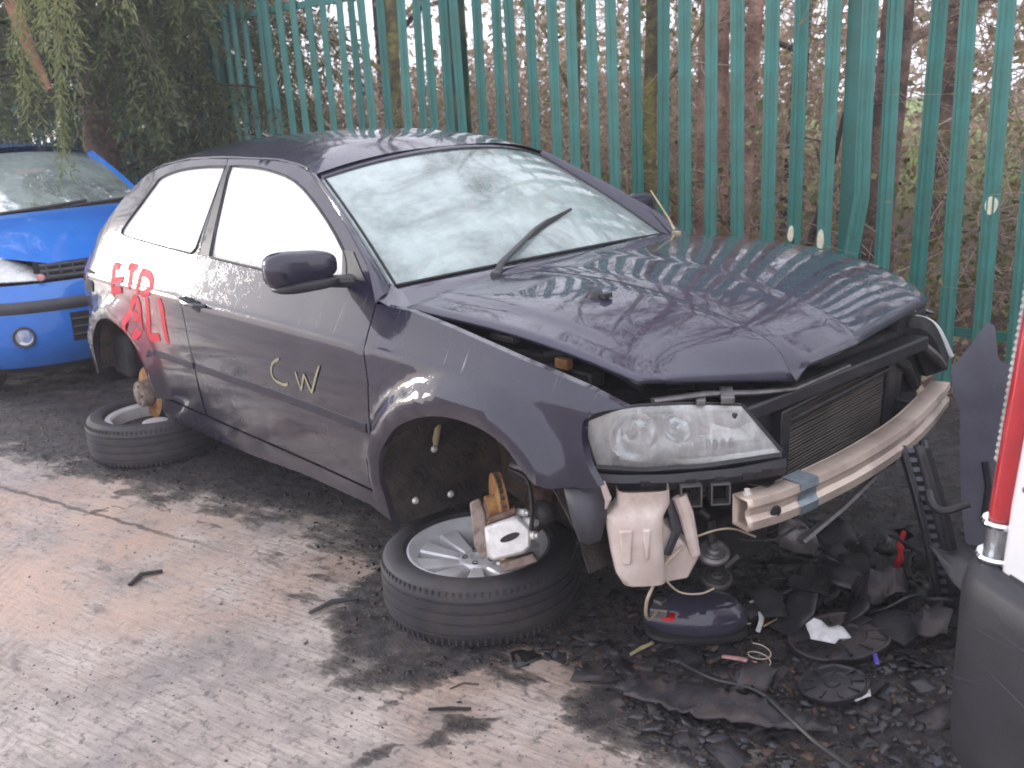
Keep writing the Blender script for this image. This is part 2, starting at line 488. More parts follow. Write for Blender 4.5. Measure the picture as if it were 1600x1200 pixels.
edge_y = np.interp(PX[:, 0], EDGE[:, 0], EDGE[:, 1])
near = (PX[:, 0] > -9.5) & (PX[:, 0] < 3.4) & (PX[:, 1] > -4.5) & (PX[:, 1] < 3.7)
nz = np.array([fbm(a, b, .3, 5, 2.2) if q else 0. for (a, b), q in zip(PX, near)])
nz2 = np.array([fbm(a, b, 7.3, 4, 9.) if q else 0. for (a, b), q in zip(PX, near)])
muck = 1 / (1 + np.exp(-((PX[:, 1] - edge_y) + nz * .17 + nz2 * .10) / .09))
spot = np.array([fbm(a, b, 4.4, 4, 3.1) if q else 0. for (a, b), q in zip(PX, near)])
muck = np.maximum(muck, .50 * np.clip((spot - .46 + .35 * np.clip(PX[:, 1] - edge_y + .55, -1, .5)) / .16, 0, 1))
fd = (PX - F0) @ FN                                   # distance beyond the fence
soil = 1 / (1 + np.exp(-(fd + .12 + nz * .12) / .06))
grassy = 1 / (1 + np.exp(-(fd - 5.5) / .5))
bank = np.clip(fd - .4, 0, 30)
z = muck * (.006 + .012 * np.clip(nz2 + .3, 0, 1.2) + .006 * nz) * (fd < .1) + soil * (.05 + .05 * nz + .03 * nz2)
z = z + np.where(fd > .4, .45 * (1 - np.exp(-bank / 5.)), 0) + np.where(fd > 12, (fd - 12) * .012, 0)
mb = MB()
nr, nc = X.shape
mb.grid([[(X[i, j], Y[i, j], z[i * nc + j]) for j in range(nc)] for i in range(nr)])
m, nt, b = node_mat('yard_ground'); g = G(nt); o = g.obj()
aM, aS, aG = g.attr('muck'), g.attr('soil'), g.attr('grassy')
fine = g.math('ADD', g.math('MULTIPLY', g.noise(o, 9, 9, .72), .5), g.math('MULTIPLY', g.noise(g.map(g.map(o, rot=(0, 0, -R(16))), (2.5, 11, 1)), 1.6, 8, .7), .5))
mk = g.ramp(g.math('ADD', aM, g.math('MULTIPLY', g.math('SUBTRACT', fine, .5), 1.9)), .30, .66)
big = g.noise(o, .9, 5, .6)
mid = g.noise(o, 3.6, 7, .68)
# concrete: brushed, pinkish brown, patched with grey and orange dirt
c = g.mix(g.ramp(mid, .36, .64), (.51, .44, .39), (.37, .315, .28))
c = g.mix(g.ramp(big, .44, .60, 0, .75), c, (.50, .35, .265))
c = g.mix(g.ramp(g.noise(g.map(o, loc=(4, 2, 0)), 1.5, 6, .65), .50, .64, 0, .7), c, (.20, .185, .18))
brush = g.noise(g.map(g.map(o, rot=(0, 0, -R(16))), (4.5, 85, 1)), 1.0, 5, .7)
c = g.mix(g.ramp(brush, .42, .62, 0, .50), c, (.19, .155, .14))
c = g.mix(g.ramp(g.noise(o, 30, 6, .75), .52, .64, 0, .85), c, (.10, .088, .082))
c = g.mix(g.ramp(g.noise(g.map(g.map(o, rot=(0, 0, -R(16))), (30, 95, 1)), 1.0, 5, .7), .56, .68, 0, .7), c, (.13, .11, .10))
agg = g.voro(o, 190); c = g.mix(g.ramp(agg.outputs['Distance'], .12, .3, .30, 0), c, (.22, .19, .17))
c = g.mix(g.ramp(g.noise(g.map(o, (1.6, 5, 1), (0, 0, -R(12)), (3, 1, 0)), 1.0, 7, .7), .57, .66, 0, .75), c, (.085, .075, .072))
gm = g.noise(g.map(o, loc=(7, 3, 0)), 5.2, 8, .72)
c = g.mix(g.ramp(gm, .46, .72, 0, .48), c, (.18, .155, .145))
gs = g.noise(g.map(g.map(o, rot=(0, 0, -R(16)), loc=(2, 9, 0)), (1.1, 4.5, 1)), 1.3, 8, .7)
c = g.mix(g.ramp(gs, .50, .68, 0, .42), c, (.21, .175, .16))
pe = g.n('ShaderNodeVectorMath', operation='DISTANCE'); g.l(g.map(o, (1, 1.5, 0)), pe.inputs[0]); pe.inputs[1].default_value = (-1.6, -2.35, 0)
c = g.mix(g.math('MULTIPLY', g.ramp(pe.outputs['Value'], .35, 1.25, .75, 0), g.ramp(mid, .40, .60, .15, 1)), c, (.53, .375, .29))
# crack and joint: thin dark lines running with the brushing
jx, jy, jz = g.sep(g.map(o, rot=(0, 0, -R(16.3))))
wob = g.math('MULTIPLY', g.math('SUBTRACT', g.noise(o, 6, 4), .5), .10)
jl = g.ramp(g.math('ABSOLUTE', g.math('ADD', g.math('ADD', jy, wob), .773)), .004, .016, 1, 0)
c = g.mix(g.math('MULTIPLY', jl, g.math('MULTIPLY', .8, g.ramp(jx, -1.2, -2.0))), c, (.07, .055, .05))
# tyre print: chevron bars on the left
px_, py_, pz_ = g.sep(g.map(o, rot=(0, 0, R(14))))
w = g.n('ShaderNodeTexWave', wave_type='BANDS', bands_direction='DIAGONAL'); g.l(g.map(g.map(o, rot=(0, 0, R(14))), (1, 1.6, 1)), w.inputs[0]); w.inputs['Scale'].default_value = 9; w.inputs['Distortion'].default_value = 1.2
tr = g.math('MULTIPLY', g.ramp(g.math('ABSOLUTE', g.math('ADD', py_, 2.17)), .07, .13, 1, 0), g.ramp(w.outputs[1], .35, .7, 0, .30))
c = g.mix(g.math('MULTIPLY', tr, g.ramp(g.noise(o, 11, 6, .75), .42, .58)), c, (.13, .10, .09))
# muck: wet black sludge, leaf mould, crumbs
mc = g.mix(g.ramp(g.noise(o, 26, 6, .75), .38, .62), (.030, .027, .031), (.110, .096, .097))
mc = g.mix(g.ramp(g.voro(o, 60).outputs['Distance'], .10, .2, .6, 0), mc, (.19, .155, .145))
mc = g.mix(g.ramp(g.noise(o, 5.5, 6, .7), .52, .66, 0, .55), mc, (.10, .065, .050))
c = g.mix(mk, c, mc)
# a damp film on the concrete next to the muck
so = g.mix(g.ramp(g.noise(o, 7, 6, .7), .35, .65), (.26, .185, .14), (.12, .085, .065))
c = g.mix(aS, c, so)
c = g.mix(aG, c, g.mix(g.noise(o, .8, 4), (.20, .30, .06), (.30, .36, .11)))
g.l(c, b.inputs['Base Color'])
wet = g.ramp(g.noise(o, 2.6, 5, .65), .42, .62, .30, .62)
rmuck = g.ramp(g.noise(o, 8, 5, .65), .44, .62, .12, .65)
rr = g.n('ShaderNodeMix'); g.l(mk, rr.inputs[0]); g.l(wet, rr.inputs[2]); g.l(rmuck, rr.inputs[3])
r2 = g.n('ShaderNodeMix'); g.l(g.math('MAXIMUM', aS, aG), r2.inputs[0]); g.l(rr.outputs[0], r2.inputs[2]); r2.inputs[3].default_value = .9
g.l(r2.outputs[0], b.inputs['Roughness'])
nb = g.bump(brush, .35, .006, None)
nb = g.bump(g.noise(o, 70, 6, .75), .5, .006, None, nb)
g.bump(g.math('MULTIPLY', g.noise(o, 24, 7, .75), mk), 1.0, .06, b, nb)
gr = obj('ground', mb, 'yard_ground', smooth=180)
for nm, a in (('muck', muck), ('soil', soil), ('grassy', grassy)):
    at = gr.data.attributes.new(nm, 'FLOAT', 'POINT'); at.data.foreach_set('value', a.astype(np.float32))
gr['kind'] = 'structure'
gr['label'] = 'wet concrete yard with brushed lines and black sludge round the wreck'
def ground_z(x, y):
    i = np.clip(np.searchsorted(ys, y) - 1, 0, nr - 2); j = np.clip(np.searchsorted(xs, x) - 1, 0, nc - 2)
    ty = (y - ys[i]) / (ys[i + 1] - ys[i]); tx = (x - xs[j]) / (xs[j + 1] - xs[j]); Z = z.reshape(nr, nc)
    return float((Z[i, j] * (1 - tx) + Z[i, j + 1] * tx) * (1 - ty) + (Z[i + 1, j] * (1 - tx) + Z[i + 1, j + 1] * tx) * ty)

# ------------------------------------------------------------------ the wrecked hatchback (x forward, near flank at -y)
CZ = .045
car = thing('damaged_car', 'dark navy three-door hatchback stripped of its wheels and front bumper, sitting on loose tyres', 'car', (0, 0, CZ))
zt = np.arange(-.1, 1.8, .004)
HW0 = np.interp(zt, [.05, .15, .21, .3, .45, .65, .777, .787, .86, .94, 1.05, 1.27, 1.31, 1.6], [.80, .83, .848, .862, .876, .880, .868, .858, .816, .776, .715, .582, .55, .40])
ker = np.exp(-.5 * (np.arange(-6, 7) / 1.3) ** 2); ker /= ker.sum()
HWT = np.convolve(np.pad(HW0, 6, mode='edge'), ker, mode='valid')
AF = cr([(-.385, .19), (-.392, .31), (-.405, .369), (-.375, .466), (-.29, .56), (-.182, .62), (-.068, .655), (.045, .668), (.155, .661), (.23, .636), (.274, .598), (.315, .562)], 4)
AR = cr([(-2.245, .27), (-2.262, .37), (-2.295, .459), (-2.394, .548), (-2.52, .59), (-2.66, .598), (-2.78, .565), (-2.88, .49), (-2.94, .39), (-2.955, .28)], 4)
AF = [tuple(p) for p in AF]; AR = [tuple(p) for p in AR]
def dseg(x, z, L):
    best = 1e9
    for (ax, az), (bx, bz) in zip(L[:-1], L[1:]):
        dx, dz = bx - ax, bz - az; t = ((x - ax) * dx + (z - az) * dz) / (dx * dx + dz * dz); t = 0 if t < 0 else 1 if t > 1 else t
        d = (x - ax - t * dx) ** 2 + (z - az - t * dz) ** 2
        if d < best: best = d
    return math.sqrt(best)
def sst(a, b, t):
    t = min(1, max(0, (t - a) / (b - a))); return t * t * (3 - 2 * t)
def hw(x, z):
    w = float(np.interp(z, zt, HWT))
    w -= .16 * max(0, x - .15) ** 1.6
    w += .03 * min(1, max(0, (-x - .9) / 1.7))
    t = min(1, max(0, (-2.9 - x) / .36)); w -= .23 * (1 - math.sqrt(1 - t * t))
    q = min(1, max(0, (-2.2 - x) / 1.0)) * min(1, max(0, (z - .9) / .3)); w -= .05 * q * q
    return w
def side(x, z):
    w = hw(x, z)
    if x > -.7 and z < .8:
        d = dseg(x, z, AF); w += .050 * (1 - sst(.050, .115, d)) - .010 * (1 - sst(0, .03, d))
    elif x < -1.9 and z < .78:
        d = dseg(x, z, AR); w += .040 * (1 - sst(.05, .11, d)) - .008 * (1 - sst(0, .03, d))
    if .47 < z < .55: w -= .004 * (1 - abs(z - .51) / .04)
    return (x, -w, z)
IN = (0, 1, 0)
gap = .0035
CR_ = [[(-3.2, q), (.6, q)] for q in (.770, .779, .786, .794, .806)]
DR = [(-1.772, .285), (-1.787, .51), (-1.812, .668), (-1.86, .80), (-1.868, .84), (-1.831, .944)]      # door rear shut line
DF = [(-.515, .285), (-.488, .487), (-.466, .666), (-.503, .827), (-.512, .905)]
TOP = [tuple(p) for p in cr([(-.512, .905), (-.615, .999), (-.75, 1.073), (-.908, 1.15), (-1.06, 1.217), (-1.212, 1.278), (-1.38, 1.308), (-1.565, 1.32), (-1.75, 1.323), (-1.92, 1.322)], 3)]
DWIN = [(-1.722, .950)] + [tuple(p) for p in cr([(-1.18, .938), (-.90, .946), (-.742, .962), (-.735, .985), (-.80, 1.044), (-1.038, 1.158), (-1.286, 1.248), (-1.526, 1.284), (-1.70, 1.294), (-1.862, 1.296)], 3)]
QWIN = [tuple(p) for p in cr([(-1.905, 1.292), (-2.1, 1.289), (-2.33, 1.272), (-2.50, 1.238), (-2.545, 1.20), (-2.615, 1.11), (-2.69, 1.02), (-2.70, .992), (-2.66, .978), (-2.3, .963), (-1.95, .952), (-1.90, .953), (-1.875, .975)], 3)]
door_poly = DF + TOP[1:] + [(-1.913, 1.31)] + DR[::-1]
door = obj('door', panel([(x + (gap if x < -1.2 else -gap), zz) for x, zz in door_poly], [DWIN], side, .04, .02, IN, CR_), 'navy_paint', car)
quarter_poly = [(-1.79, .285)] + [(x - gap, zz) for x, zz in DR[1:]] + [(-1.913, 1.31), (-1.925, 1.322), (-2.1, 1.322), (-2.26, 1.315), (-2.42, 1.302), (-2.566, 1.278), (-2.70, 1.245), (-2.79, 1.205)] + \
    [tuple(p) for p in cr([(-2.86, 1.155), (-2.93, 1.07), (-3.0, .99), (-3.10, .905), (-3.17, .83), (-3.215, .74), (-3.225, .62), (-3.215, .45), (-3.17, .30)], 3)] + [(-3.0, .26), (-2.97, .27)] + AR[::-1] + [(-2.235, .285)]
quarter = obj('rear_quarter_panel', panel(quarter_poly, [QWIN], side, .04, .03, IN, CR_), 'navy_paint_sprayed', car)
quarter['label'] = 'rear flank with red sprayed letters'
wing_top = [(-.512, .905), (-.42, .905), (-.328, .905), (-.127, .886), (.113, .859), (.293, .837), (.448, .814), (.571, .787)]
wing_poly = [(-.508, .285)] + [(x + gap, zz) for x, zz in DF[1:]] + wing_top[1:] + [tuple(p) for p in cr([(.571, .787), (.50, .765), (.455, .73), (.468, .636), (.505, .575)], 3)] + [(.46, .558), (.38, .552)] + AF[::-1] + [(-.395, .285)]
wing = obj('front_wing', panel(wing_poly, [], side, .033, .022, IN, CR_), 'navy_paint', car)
# rolled flange of the wing under the bonnet
fl = MB(); fl.grid([[side(x, zz), (x, -hw(x, zz) + .045, zz - .012), (x, -hw(x, zz) + .06, zz - .06)] for x, zz in densify(wing_top, .05, False) if x < .40])
obj('wing_flange', fl, 'dark_metal', wing)
# sill
sill_poly = [(-.40, .278), (-.40, .195), (-.55, .222), (-1.035, .216), (-1.69, .176), (-2.26, .148), (-2.245, .278)]
obj('sill', panel(sill_poly, [], lambda x, zz: (x, -hw(x, zz) - .004 - .012 * sst(.24, .20, zz) + .02 * sst(.20, .15, zz), zz), .035, .10, (0, .8, -.15)), 'navy_paint', car)
# rub strips
pm('strip_paint', (.030, .026, .042), .55, 0, .3, 8, .1, 60, dirt=.5, dirt_col=(.07, .055, .055), spec=.3)
def strip(x0, x1, zc, hgt, name, par):
    mb = MB(); rows = []
    for i in range(25):
        x = lerp(x0, x1, i / 24); zz = zc(x)
        r = []
        for dz, o in ((hgt / 2, -.003), (hgt / 2 - .006, .004), (-hgt / 2 + .006, .004), (-hgt / 2, -.003)):
            p = side(x, zz + dz); r.append((p[0], p[1] - o, p[2]))
        rows.append(r)
    mb.grid(rows); return obj(name, mb, 'strip_paint', par)
zc = lambda x: .508 - .012 * min(1, max(0, (-x - 1.2))) 
strip(-.508, -1.775, zc, .040, 'rub_strip', door)
strip(-1.80, -2.225, zc, .038, 'rub_strip', quarter)
# far flank: the same panels mirrored
for src, nm in ((door, 'door'), (quarter, 'rear_quarter_panel'), (wing, 'front_wing')):
    o2 = src.copy(); COL.objects.link(o2); o2.scale = (1, -1, 1)
    o2.location = (0, 0, 0) if src is not wing else (-.02, -.03, -.06)
    if 'label' in o2: del o2['label']
    o2.data = src.data if src is not quarter else src.data.copy()
    if src is quarter: o2.data.materials[0] = MATS['navy_paint']
# glass, rubber frames, pillar trim
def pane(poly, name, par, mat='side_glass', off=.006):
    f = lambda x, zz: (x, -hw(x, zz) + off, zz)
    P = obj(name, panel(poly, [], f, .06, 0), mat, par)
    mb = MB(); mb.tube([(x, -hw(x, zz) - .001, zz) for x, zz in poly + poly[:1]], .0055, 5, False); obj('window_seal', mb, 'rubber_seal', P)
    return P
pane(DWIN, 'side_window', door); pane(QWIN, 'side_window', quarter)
for poly in (DWIN, QWIN):
    P = obj('side_window', panel(poly, [], lambda x, zz: (x, hw(x, zz) - .006, zz), .06, 0), 'blue_car_glass', car)
tri = [(-.745, .962), (-.60, .962), (-.735, 1.045), (-.80, 1.044)]
pl = MB(); pl.add([(x, -hw(x, zz) - .004, zz) for x, zz in tri], [(0, 1, 2, 3)]); obj('mirror_base_plate', pl, 'black_plastic', door)
bp = MB(); bp.grid([[(x, -hw(x, zz) - .003, zz) for x, zz in ((lerp(-1.738, -1.868, t), lerp(.955, 1.298, t)), (lerp(-1.822, -1.902, t), lerp(.952, 1.298, t)))] for t in np.linspace(0, 1, 9)])
obj('pillar_trim', bp, 'black_plastic', door)
# roof
def roof_edge(x): return float(np.interp(x, [-2.86, -2.70, -2.6, -2.3, -2.0, -1.5, -1.3, -1.2, -1.1], [1.19, 1.245, 1.28, 1.315, 1.324, 1.318, 1.298, 1.277, 1.24]))
def roof_mid(x): return float(np.interp(x, [-2.95, -2.8, -2.6, -2.3, -1.9, -1.55, -1.3, -1.08], [1.285, 1.325, 1.366, 1.396, 1.412, 1.408, 1.386, 1.338]))
def ws_top(u): return V(-1.175 + .095 * (1 - u * u), .557 * u, 1.262 + .068 * (1 - abs(u) ** 2.2))
rows = []
for i in range(31):
    t = i / 30; r = []
    for j in range(33):
        u = -1 + 2 * j / 32
        xf = -1.175 + .095 * (1 - u * u) - .012; xb = -2.83 - .10 * (1 - u * u)
        x = lerp(xf, xb, t); e = roof_edge(x); yh = hw(x, e) * 1.0
        r.append((x, yh * u, lerp(roof_mid(x), e, abs(u) ** 2.6)))
    rows.append(r)
mb = MB(); mb.grid(rows); roof = obj('roof', mb, 'navy_paint_lit_top', car)
for s in (-1, 1):
    mb = MB(); mb.tube([(x, s * (hw(x, roof_edge(x)) - .012), roof_edge(x) + .006) for x in np.linspace(-2.7, -1.25, 20)], .004, 5); obj('roof_gutter', mb, 'navy_paint_lit_top', roof)
mb = MB(); mb.tube([(-2.55, 0, 1.362), (-2.60, 0, 1.388), (-2.66, 0, 1.40)], [.018, .012, .006], 8); obj('aerial', mb, 'black_plastic', roof)
# A pillars between screen and door frame
def ws_bot(u): return V(-.56 + .15 * (1 - u * u), .685 * u, .925 + .035 * (1 - u * u))
def ws(u, v):
    p = ws_bot(u).lerp(ws_top(u), v); k = .035 * math.sin(PI * v) * (1 - .4 * u * u)
    return p + V(.5, 0, .85) * k * .5
DT = resample([(x, -hw(x, zz), zz) for x, zz in TOP[:16]], 14)
for s in (-1, 1):
    rows = []
    for i in range(14):
        a = ws(-1, min(1, max(0, (i - .5) / 12.5))); bq = Vector(DT[i])
        md = a.lerp(bq, .5) + V(.012, -.012, .012); a2 = a + V(-.02, .012, -.03)
        rows.append([V(p.x, p.y * -s, p.z) for p in (a2, a, a.lerp(md, .6), md, md.lerp(bq, .5) + V(.003, -.004, .003), bq)])
    mb = MB(); mb.grid(rows, s > 0); obj('windscreen_pillar', mb, 'navy_paint_lit_top', car, smooth=60)
# windscreen
mb = MB(); mb.grid([[ws(-1 + 2 * j / 24, .03 + .965 * i / 14) for j in range(25)] for i in range(15)])
hd = MB(); hd.grid([[ws(u, .97) + V(0, 0, .002), ws(u, .995) + V(.002, 0, .006), ws_top(u) + V(-.03, 0, .014)] for u in np.linspace(-1, 1, 17)]); obj('screen_header', hd, 'navy_paint_lit_top', car, smooth=180)
screen = obj('windscreen', mb, 'windscreen_glass', car, smooth=180)
bd = [ws(u, .03) for u in np.linspace(-.985, .985, 16)] + [ws(.985, v) for v in np.linspace(.08, .95, 8)] + [ws(u, .985) for u in np.linspace(.985, -.985, 16)] + [ws(-.985, v) for v in np.linspace(.95, .08, 8)]
mb = MB(); mb.tube([p + V(.002, 0, .001) for p in bd + bd[:1]], .005, 6, False); obj('screen_seal', mb, 'rubber_seal', screen)
# cowl under the screen
mb = MB(); mb.grid([[ws(u, .02) + V(-.004, 0, -.004), ws_bot(u) + V(.012, 0, .006), ws_bot(u) + V(.05, 0, -.004), V(-.34 + .02 * (1 - u * u), .76 * u, .880 + .03 * (1 - u * u)), V(-.28, .74 * u, .80)] for u in np.linspace(-1.0, 1.0, 21)])
for s in (-1, 1): mb.add([ws(s, .06) + V(0, s * .004, .0), V(-.535, s * .785, .918), V(-.40, s * .796, .900), V(-.34, s * .758, .885), ws_bot(s) + V(.05, 0, -.004)], [(0, 1, 2, 3, 4)])
cowl = obj('scuttle_cowl', mb, 'navy_paint_lit_top', car)
# wiper
mb = MB(); mb.tube([(-.405, -.378, .942), (-.43, -.33, .975), (-.525, -.075, 1.056), (-.565, .02, 1.072)], [.016, .014, .010, .007], 8, True, .6)
wip = obj('wiper_arm', mb, 'black_plastic', car)
mb = MB(); mb.tube([(-.50, -.14, 1.03), (-.555, .0, 1.062), (-.602, .178, 1.092)], [.006, .009, .004], 6, True, 1.4); obj('wiper_blade', mb, 'rubber', wip)
mb = MB(); mb.lathe([(0, .03), (.016, .028), (.022, .012), (.026, -.02)], (-.405, -.380, .928), (.2, 0, 1), 14); obj('wiper_pivot', mb, 'black_plastic', wip)
# bare arm at the far corner of the screen
mb = MB(); mb.tube([(-.53, .70, .955), (-.56, .70, 1.0), (-.655, .70, 1.11)], [.007, .006, .004], 7, True, .5)
mb.box((-.51, .69, .943), (.035, .018, .014)); obj('wiper_arm', mb, 'straw', car)['label'] = 'bare yellowed wiper arm standing up'
# bonnet
LO = [[(-.38, -.765, .893), (.07, -.742, .879), (.328, -.712, .838), (.494, -.69, .802)],
      [(-.40, -.62, .912), (0, -.61, .912), (.3, -.60, .865), (.46, -.60, .822), (.515, -.60, .786)],
      [(-.40, -.44, .928), (0, -.43, .934), (.3, -.43, .890), (.50, -.42, .825), (.578, -.42, .757)],
      [(-.40, -.24, .942), (0, -.235, .952), (.3, -.23, .908), (.55, -.22, .825), (.655, -.222, .730)],
      [(-.40, -.215, .943), (0, -.21, .953), (.3, -.205, .91), (.55, -.20, .84), (.668, -.195, .766)],
      [(-.42, .05, .955), (0, .05, .965), (.3, .05, .925), (.55, .05, .862), (.675, .05, .778)],
      [(-.46, .40, .952), (0, .40, .962), (.3, .40, .925), (.5, .40, .868), (.628, .38, .784)],
      [(-.50, .60, .940), (-.1, .60, .948), (.25, .60, .918), (.45, .60, .870), (.595, .60, .784)],
      [(-.52, .73, .922), (-.11, .745, .925), (.126, .745, .912), (.304, .735, .885), (.459, .715, .845), (.557, .69, .782)]]
C2 = [resample(cr(l, 8), 31) for l in LO]
ylab = [-1.0, -.84, -.6, -.30, -.27, .06, .52, .82, 1.0]
tt = np.unique(np.r_[np.linspace(-1, 1, 41), ylab])
rows = []
for i in range(31):
    P = np.array([c[i] for c in C2]); r = []
    for t in tt:
        k = max(0, min(7, int(np.searchsorted(ylab, t)) - 1)); f = (t - ylab[k]) / (ylab[k + 1] - ylab[k])
        f2 = f if k == 3 else f
        p = P[k] * (1 - f2) + P[k + 1] * f2
        dn = .003 * noise.noise((p[0] * 3.1, p[1] * 3.1, 2.2)) + .0015 * noise.noise((p[0] * 8, p[1] * 8, 5))
        cre = 0 * math.exp(-((abs(p[1] + .05) - .46 + .12 * p[0]) / .02) ** 2)
        r.append(V(p[0], p[1], p[2] + dn + cre))
    rows.append(r)
# smooth the span a little (keeping the notch at the nose)
Rw = np.array([[tuple(p) for p in r] for r in rows])
ncol = Rw.shape[1]; free = np.ones((31, ncol, 1))
for i in range(31):
    for j in range(ncol):
        near_notch = abs(tt[j] + .285) < .10
        free[i, j, 0] = max(0., min(1., (30 - i) / 3.)) if near_notch else max(0.25, min(1., (31 - i) / 8.))
for _ in range(40):
    S = Rw.copy(); S[:, 1:-1] = .25 * Rw[:, :-2] + .5 * Rw[:, 1:-1] + .25 * Rw[:, 2:]
    S2 = S.copy(); S2[1:-1] = .25 * S[:-2] + .5 * S[1:-1] + .25 * S[2:]
    Rw[:, :, 2:] = (Rw + (S2 - Rw) * free)[:, :, 2:]
wj = np.array([max(0., 1 - abs(t + .285) / .42) for t in tt])[None, :, None] * np.array([min(1., max(0., (28.5 - i) / 3)) for i in range(31)])[:, None, None]
for _ in range(260):
    S = Rw.copy(); S[:, 1:-1] = .25 * Rw[:, :-2] + .5 * Rw[:, 1:-1] + .25 * Rw[:, 2:]
    Rw[:, :, 2:] = (Rw + (S - Rw) * np.minimum(1, wj * 2))[:, :, 2:]
mb = MB(); mb.grid([[tuple(p) for p in r] for r in Rw])
bonnet = obj('bonnet', mb, 'navy_paint_lit_top', car, smooth=50, solid=.014)
bonnet['label'] = 'dented bonnet sprung open at the front'
mb = MB()   # washer jet with its drip marks
mb.lathe([(0, .022), (.014, .018), (.024, .006), (.028, -.004)], (.08, -.40, .93), (.15, -.1, 1), 12); mb.box((.12, -.40, .938), (.022, .03, .014)); obj('washer_jet', mb, 'black_plastic', bonnet)
# mirror
def sup(c, s, e=2.6, n=18, taper=None):
    mb = MB(); rows = []
    for i in range(n + 1):
        a = -PI / 2 + PI * i / n; r = []
        for j in range(2 * n + 1):
            q = 2 * PI * j / (2 * n)
            f = lambda w, p: math.copysign(abs(w) ** (2 / e), w)
            x, y, zz = f(math.cos(a), e) * f(math.cos(q), e), f(math.cos(a), e) * f(math.sin(q), e), f(math.sin(a), e)
            if taper: x, y, zz = taper(x, y, zz)
            r.append((c[0] + s[0] * x, c[1] + s[1] * y, c[2] + s[2] * zz))
        rows.append(r)
    mb.grid(rows); return mb
tp = lambda x, y, zz: (x * (1 if x < 0 else .85), y, zz * (1 - .14 * (y if y < 0 else .3 * y)) * (.92 - .10 * y) + (.12 * (y < -.6) * (-.6 - y)))
mir = obj('door_mirror', sup((-.73, -.925, 1.018), (.062, .128, .062), 2.9, 14, tp), 'navy_paint', door)
mb = sup((-.722, -.915, .964), (.058, .118, .020), 3, 10); mb.tube([(-.71, -.83, .962), (-.70, -.77, .955), (-.69, -.74, .955)], [.026, .028, .032], 10, True, .8); obj('mirror_foot', mb, 'black_plastic', door)
o2 = mir.copy(); COL.objects.link(o2); o2.parent = car; o2.scale = (1, -1, 1); o2.location = (-.25, .02, -.02)
# door handle in its scooped recess
mb = MB(); rows = []
for i in range(9):
    a = PI * i / 8; rows.append([(lerp(-1.665, -1.79, j / 12), side(-1.7, .762)[1] - .0015 - .0, .762 + math.cos(a) * .036 * math.sqrt(max(0, 1 - (2 * j / 12 - 1) ** 2))) for j in range(13)])
mb.grid(rows); hs = obj('handle_recess', mb, 'matt_black', door)
mb = MB(); mb.tube([(-1.625, side(-1.63, .775)[1] + .002, .775), (-1.65, side(-1.65, .778)[1] - .030, .780), (-1.72, side(-1.7, .78)[1] - .036, .783), (-1.80, side(-1.8, .785)[1] - .026, .786), (-1.82, side(-1.82, .786)[1] + .002, .786)], [.012, .015, .017, .015, .012], 10, True, .7)
obj('door_handle', mb, 'navy_paint', door)
# tail lamp and fuel-flap corner, tailgate
mb = MB(); rows = []
for i in range(9):
    zz = lerp(.865, .66, i / 8); rows.append([(x, -hw(x, zz) - .006 * (1 - (2 * j / 8 - 1) ** 2), zz) for j, x in enumerate(np.linspace(-3.03 - .02 * abs(i - 4) / 4, -3.24, 9))])
mb.grid(rows); obj('tail_lamp', mb, 'red_lens', car)
mb = MB(); mb.grid([[(x, -hw(x, zz) - .004, zz) for x in np.linspace(-2.86, -2.99, 6)] for zz in (.80, .74, .70)]); obj('dented_scuff', mb, 'matt_black', quarter)
gate = [(-2.79, 1.20), (-2.86, 1.152), (-2.93, 1.068), (-3.0, .988), (-3.10, .903), (-3.17, .828), (-3.213, .74), (-3.222, .62), (-3.213, .45), (-3.17, .30), (-3.0, .2)]
mb = MB(); mb.grid([[(x - .05 * (1 - u * u), u * (hw(max(x, -3.22), min(zz, 1.25)) - .006), zz + .085 * (1 - u ** 4) * sst(1.0, 1.2, zz)) for u in np.linspace(-1, 1, 15)] for x, zz in gate], True); obj('tailgate', mb, 'navy_paint', car)
# graffiti and chalk, as thin paint films on the metal
def stroke(mb, pts, w, off=.0022, w2=None):
    P = resample(cr([p for p in pts], 5) if len(pts) > 2 else pts, max(6, int(sum(math.dist(a, b) for a, b in zip(pts, pts[1:])) / .012)))
    rows = []; n = len(P)
    for i in range(n):
        d = P[min(i + 1, n - 1)] - P[max(i - 1, 0)]; d = d / np.linalg.norm(d); nn = np.array((-d[1], d[0]))
        k = w * (1 + .22 * noise.noise((P[i][0] * 40, P[i][1] * 40, 1))) * (.65 if i in (0, n - 1) else 1)
        r = []
        for s in (-.5, -.25, 0, .25, .5):
            q = P[i] + nn * k * s; p = side(q[0], q[1]); r.append((p[0], p[1] - off, p[2]))
        rows.append(r)
    mb.grid(rows)
L1 = [[[(-2.664, .846), (-2.602, .781), (-2.592, .709)], [(-2.662, .843), (-2.578, .845)], [(-2.602, .781), (-2.545, .788), (-2.488, .797)], [(-2.587, .735), (-2.54, .745), (-2.479, .75)]],
      [[(-2.49, .853), (-2.387, .855)], [(-2.445, .851), (-2.387, .767)]],
      [[(-2.334, .844), (-2.291, .752)], [(-2.334, .844), (-2.243, .84), (-2.186, .815), (-2.174, .779), (-2.26, .755)]],
      [[(-2.321, .738), (-2.377, .687), (-2.394, .623), (-2.404, .569)], [(-2.321, .738), (-2.288, .697), (-2.29, .626), (-2.302, .551)], [(-2.37, .647), (-2.294, .646)]],
      [[(-2.197, .747), (-2.193, .659), (-2.212, .572), (-2.1, .58)]],
      [[(-2.072, .756), (-2.041, .707), (-2.023, .566)]]]
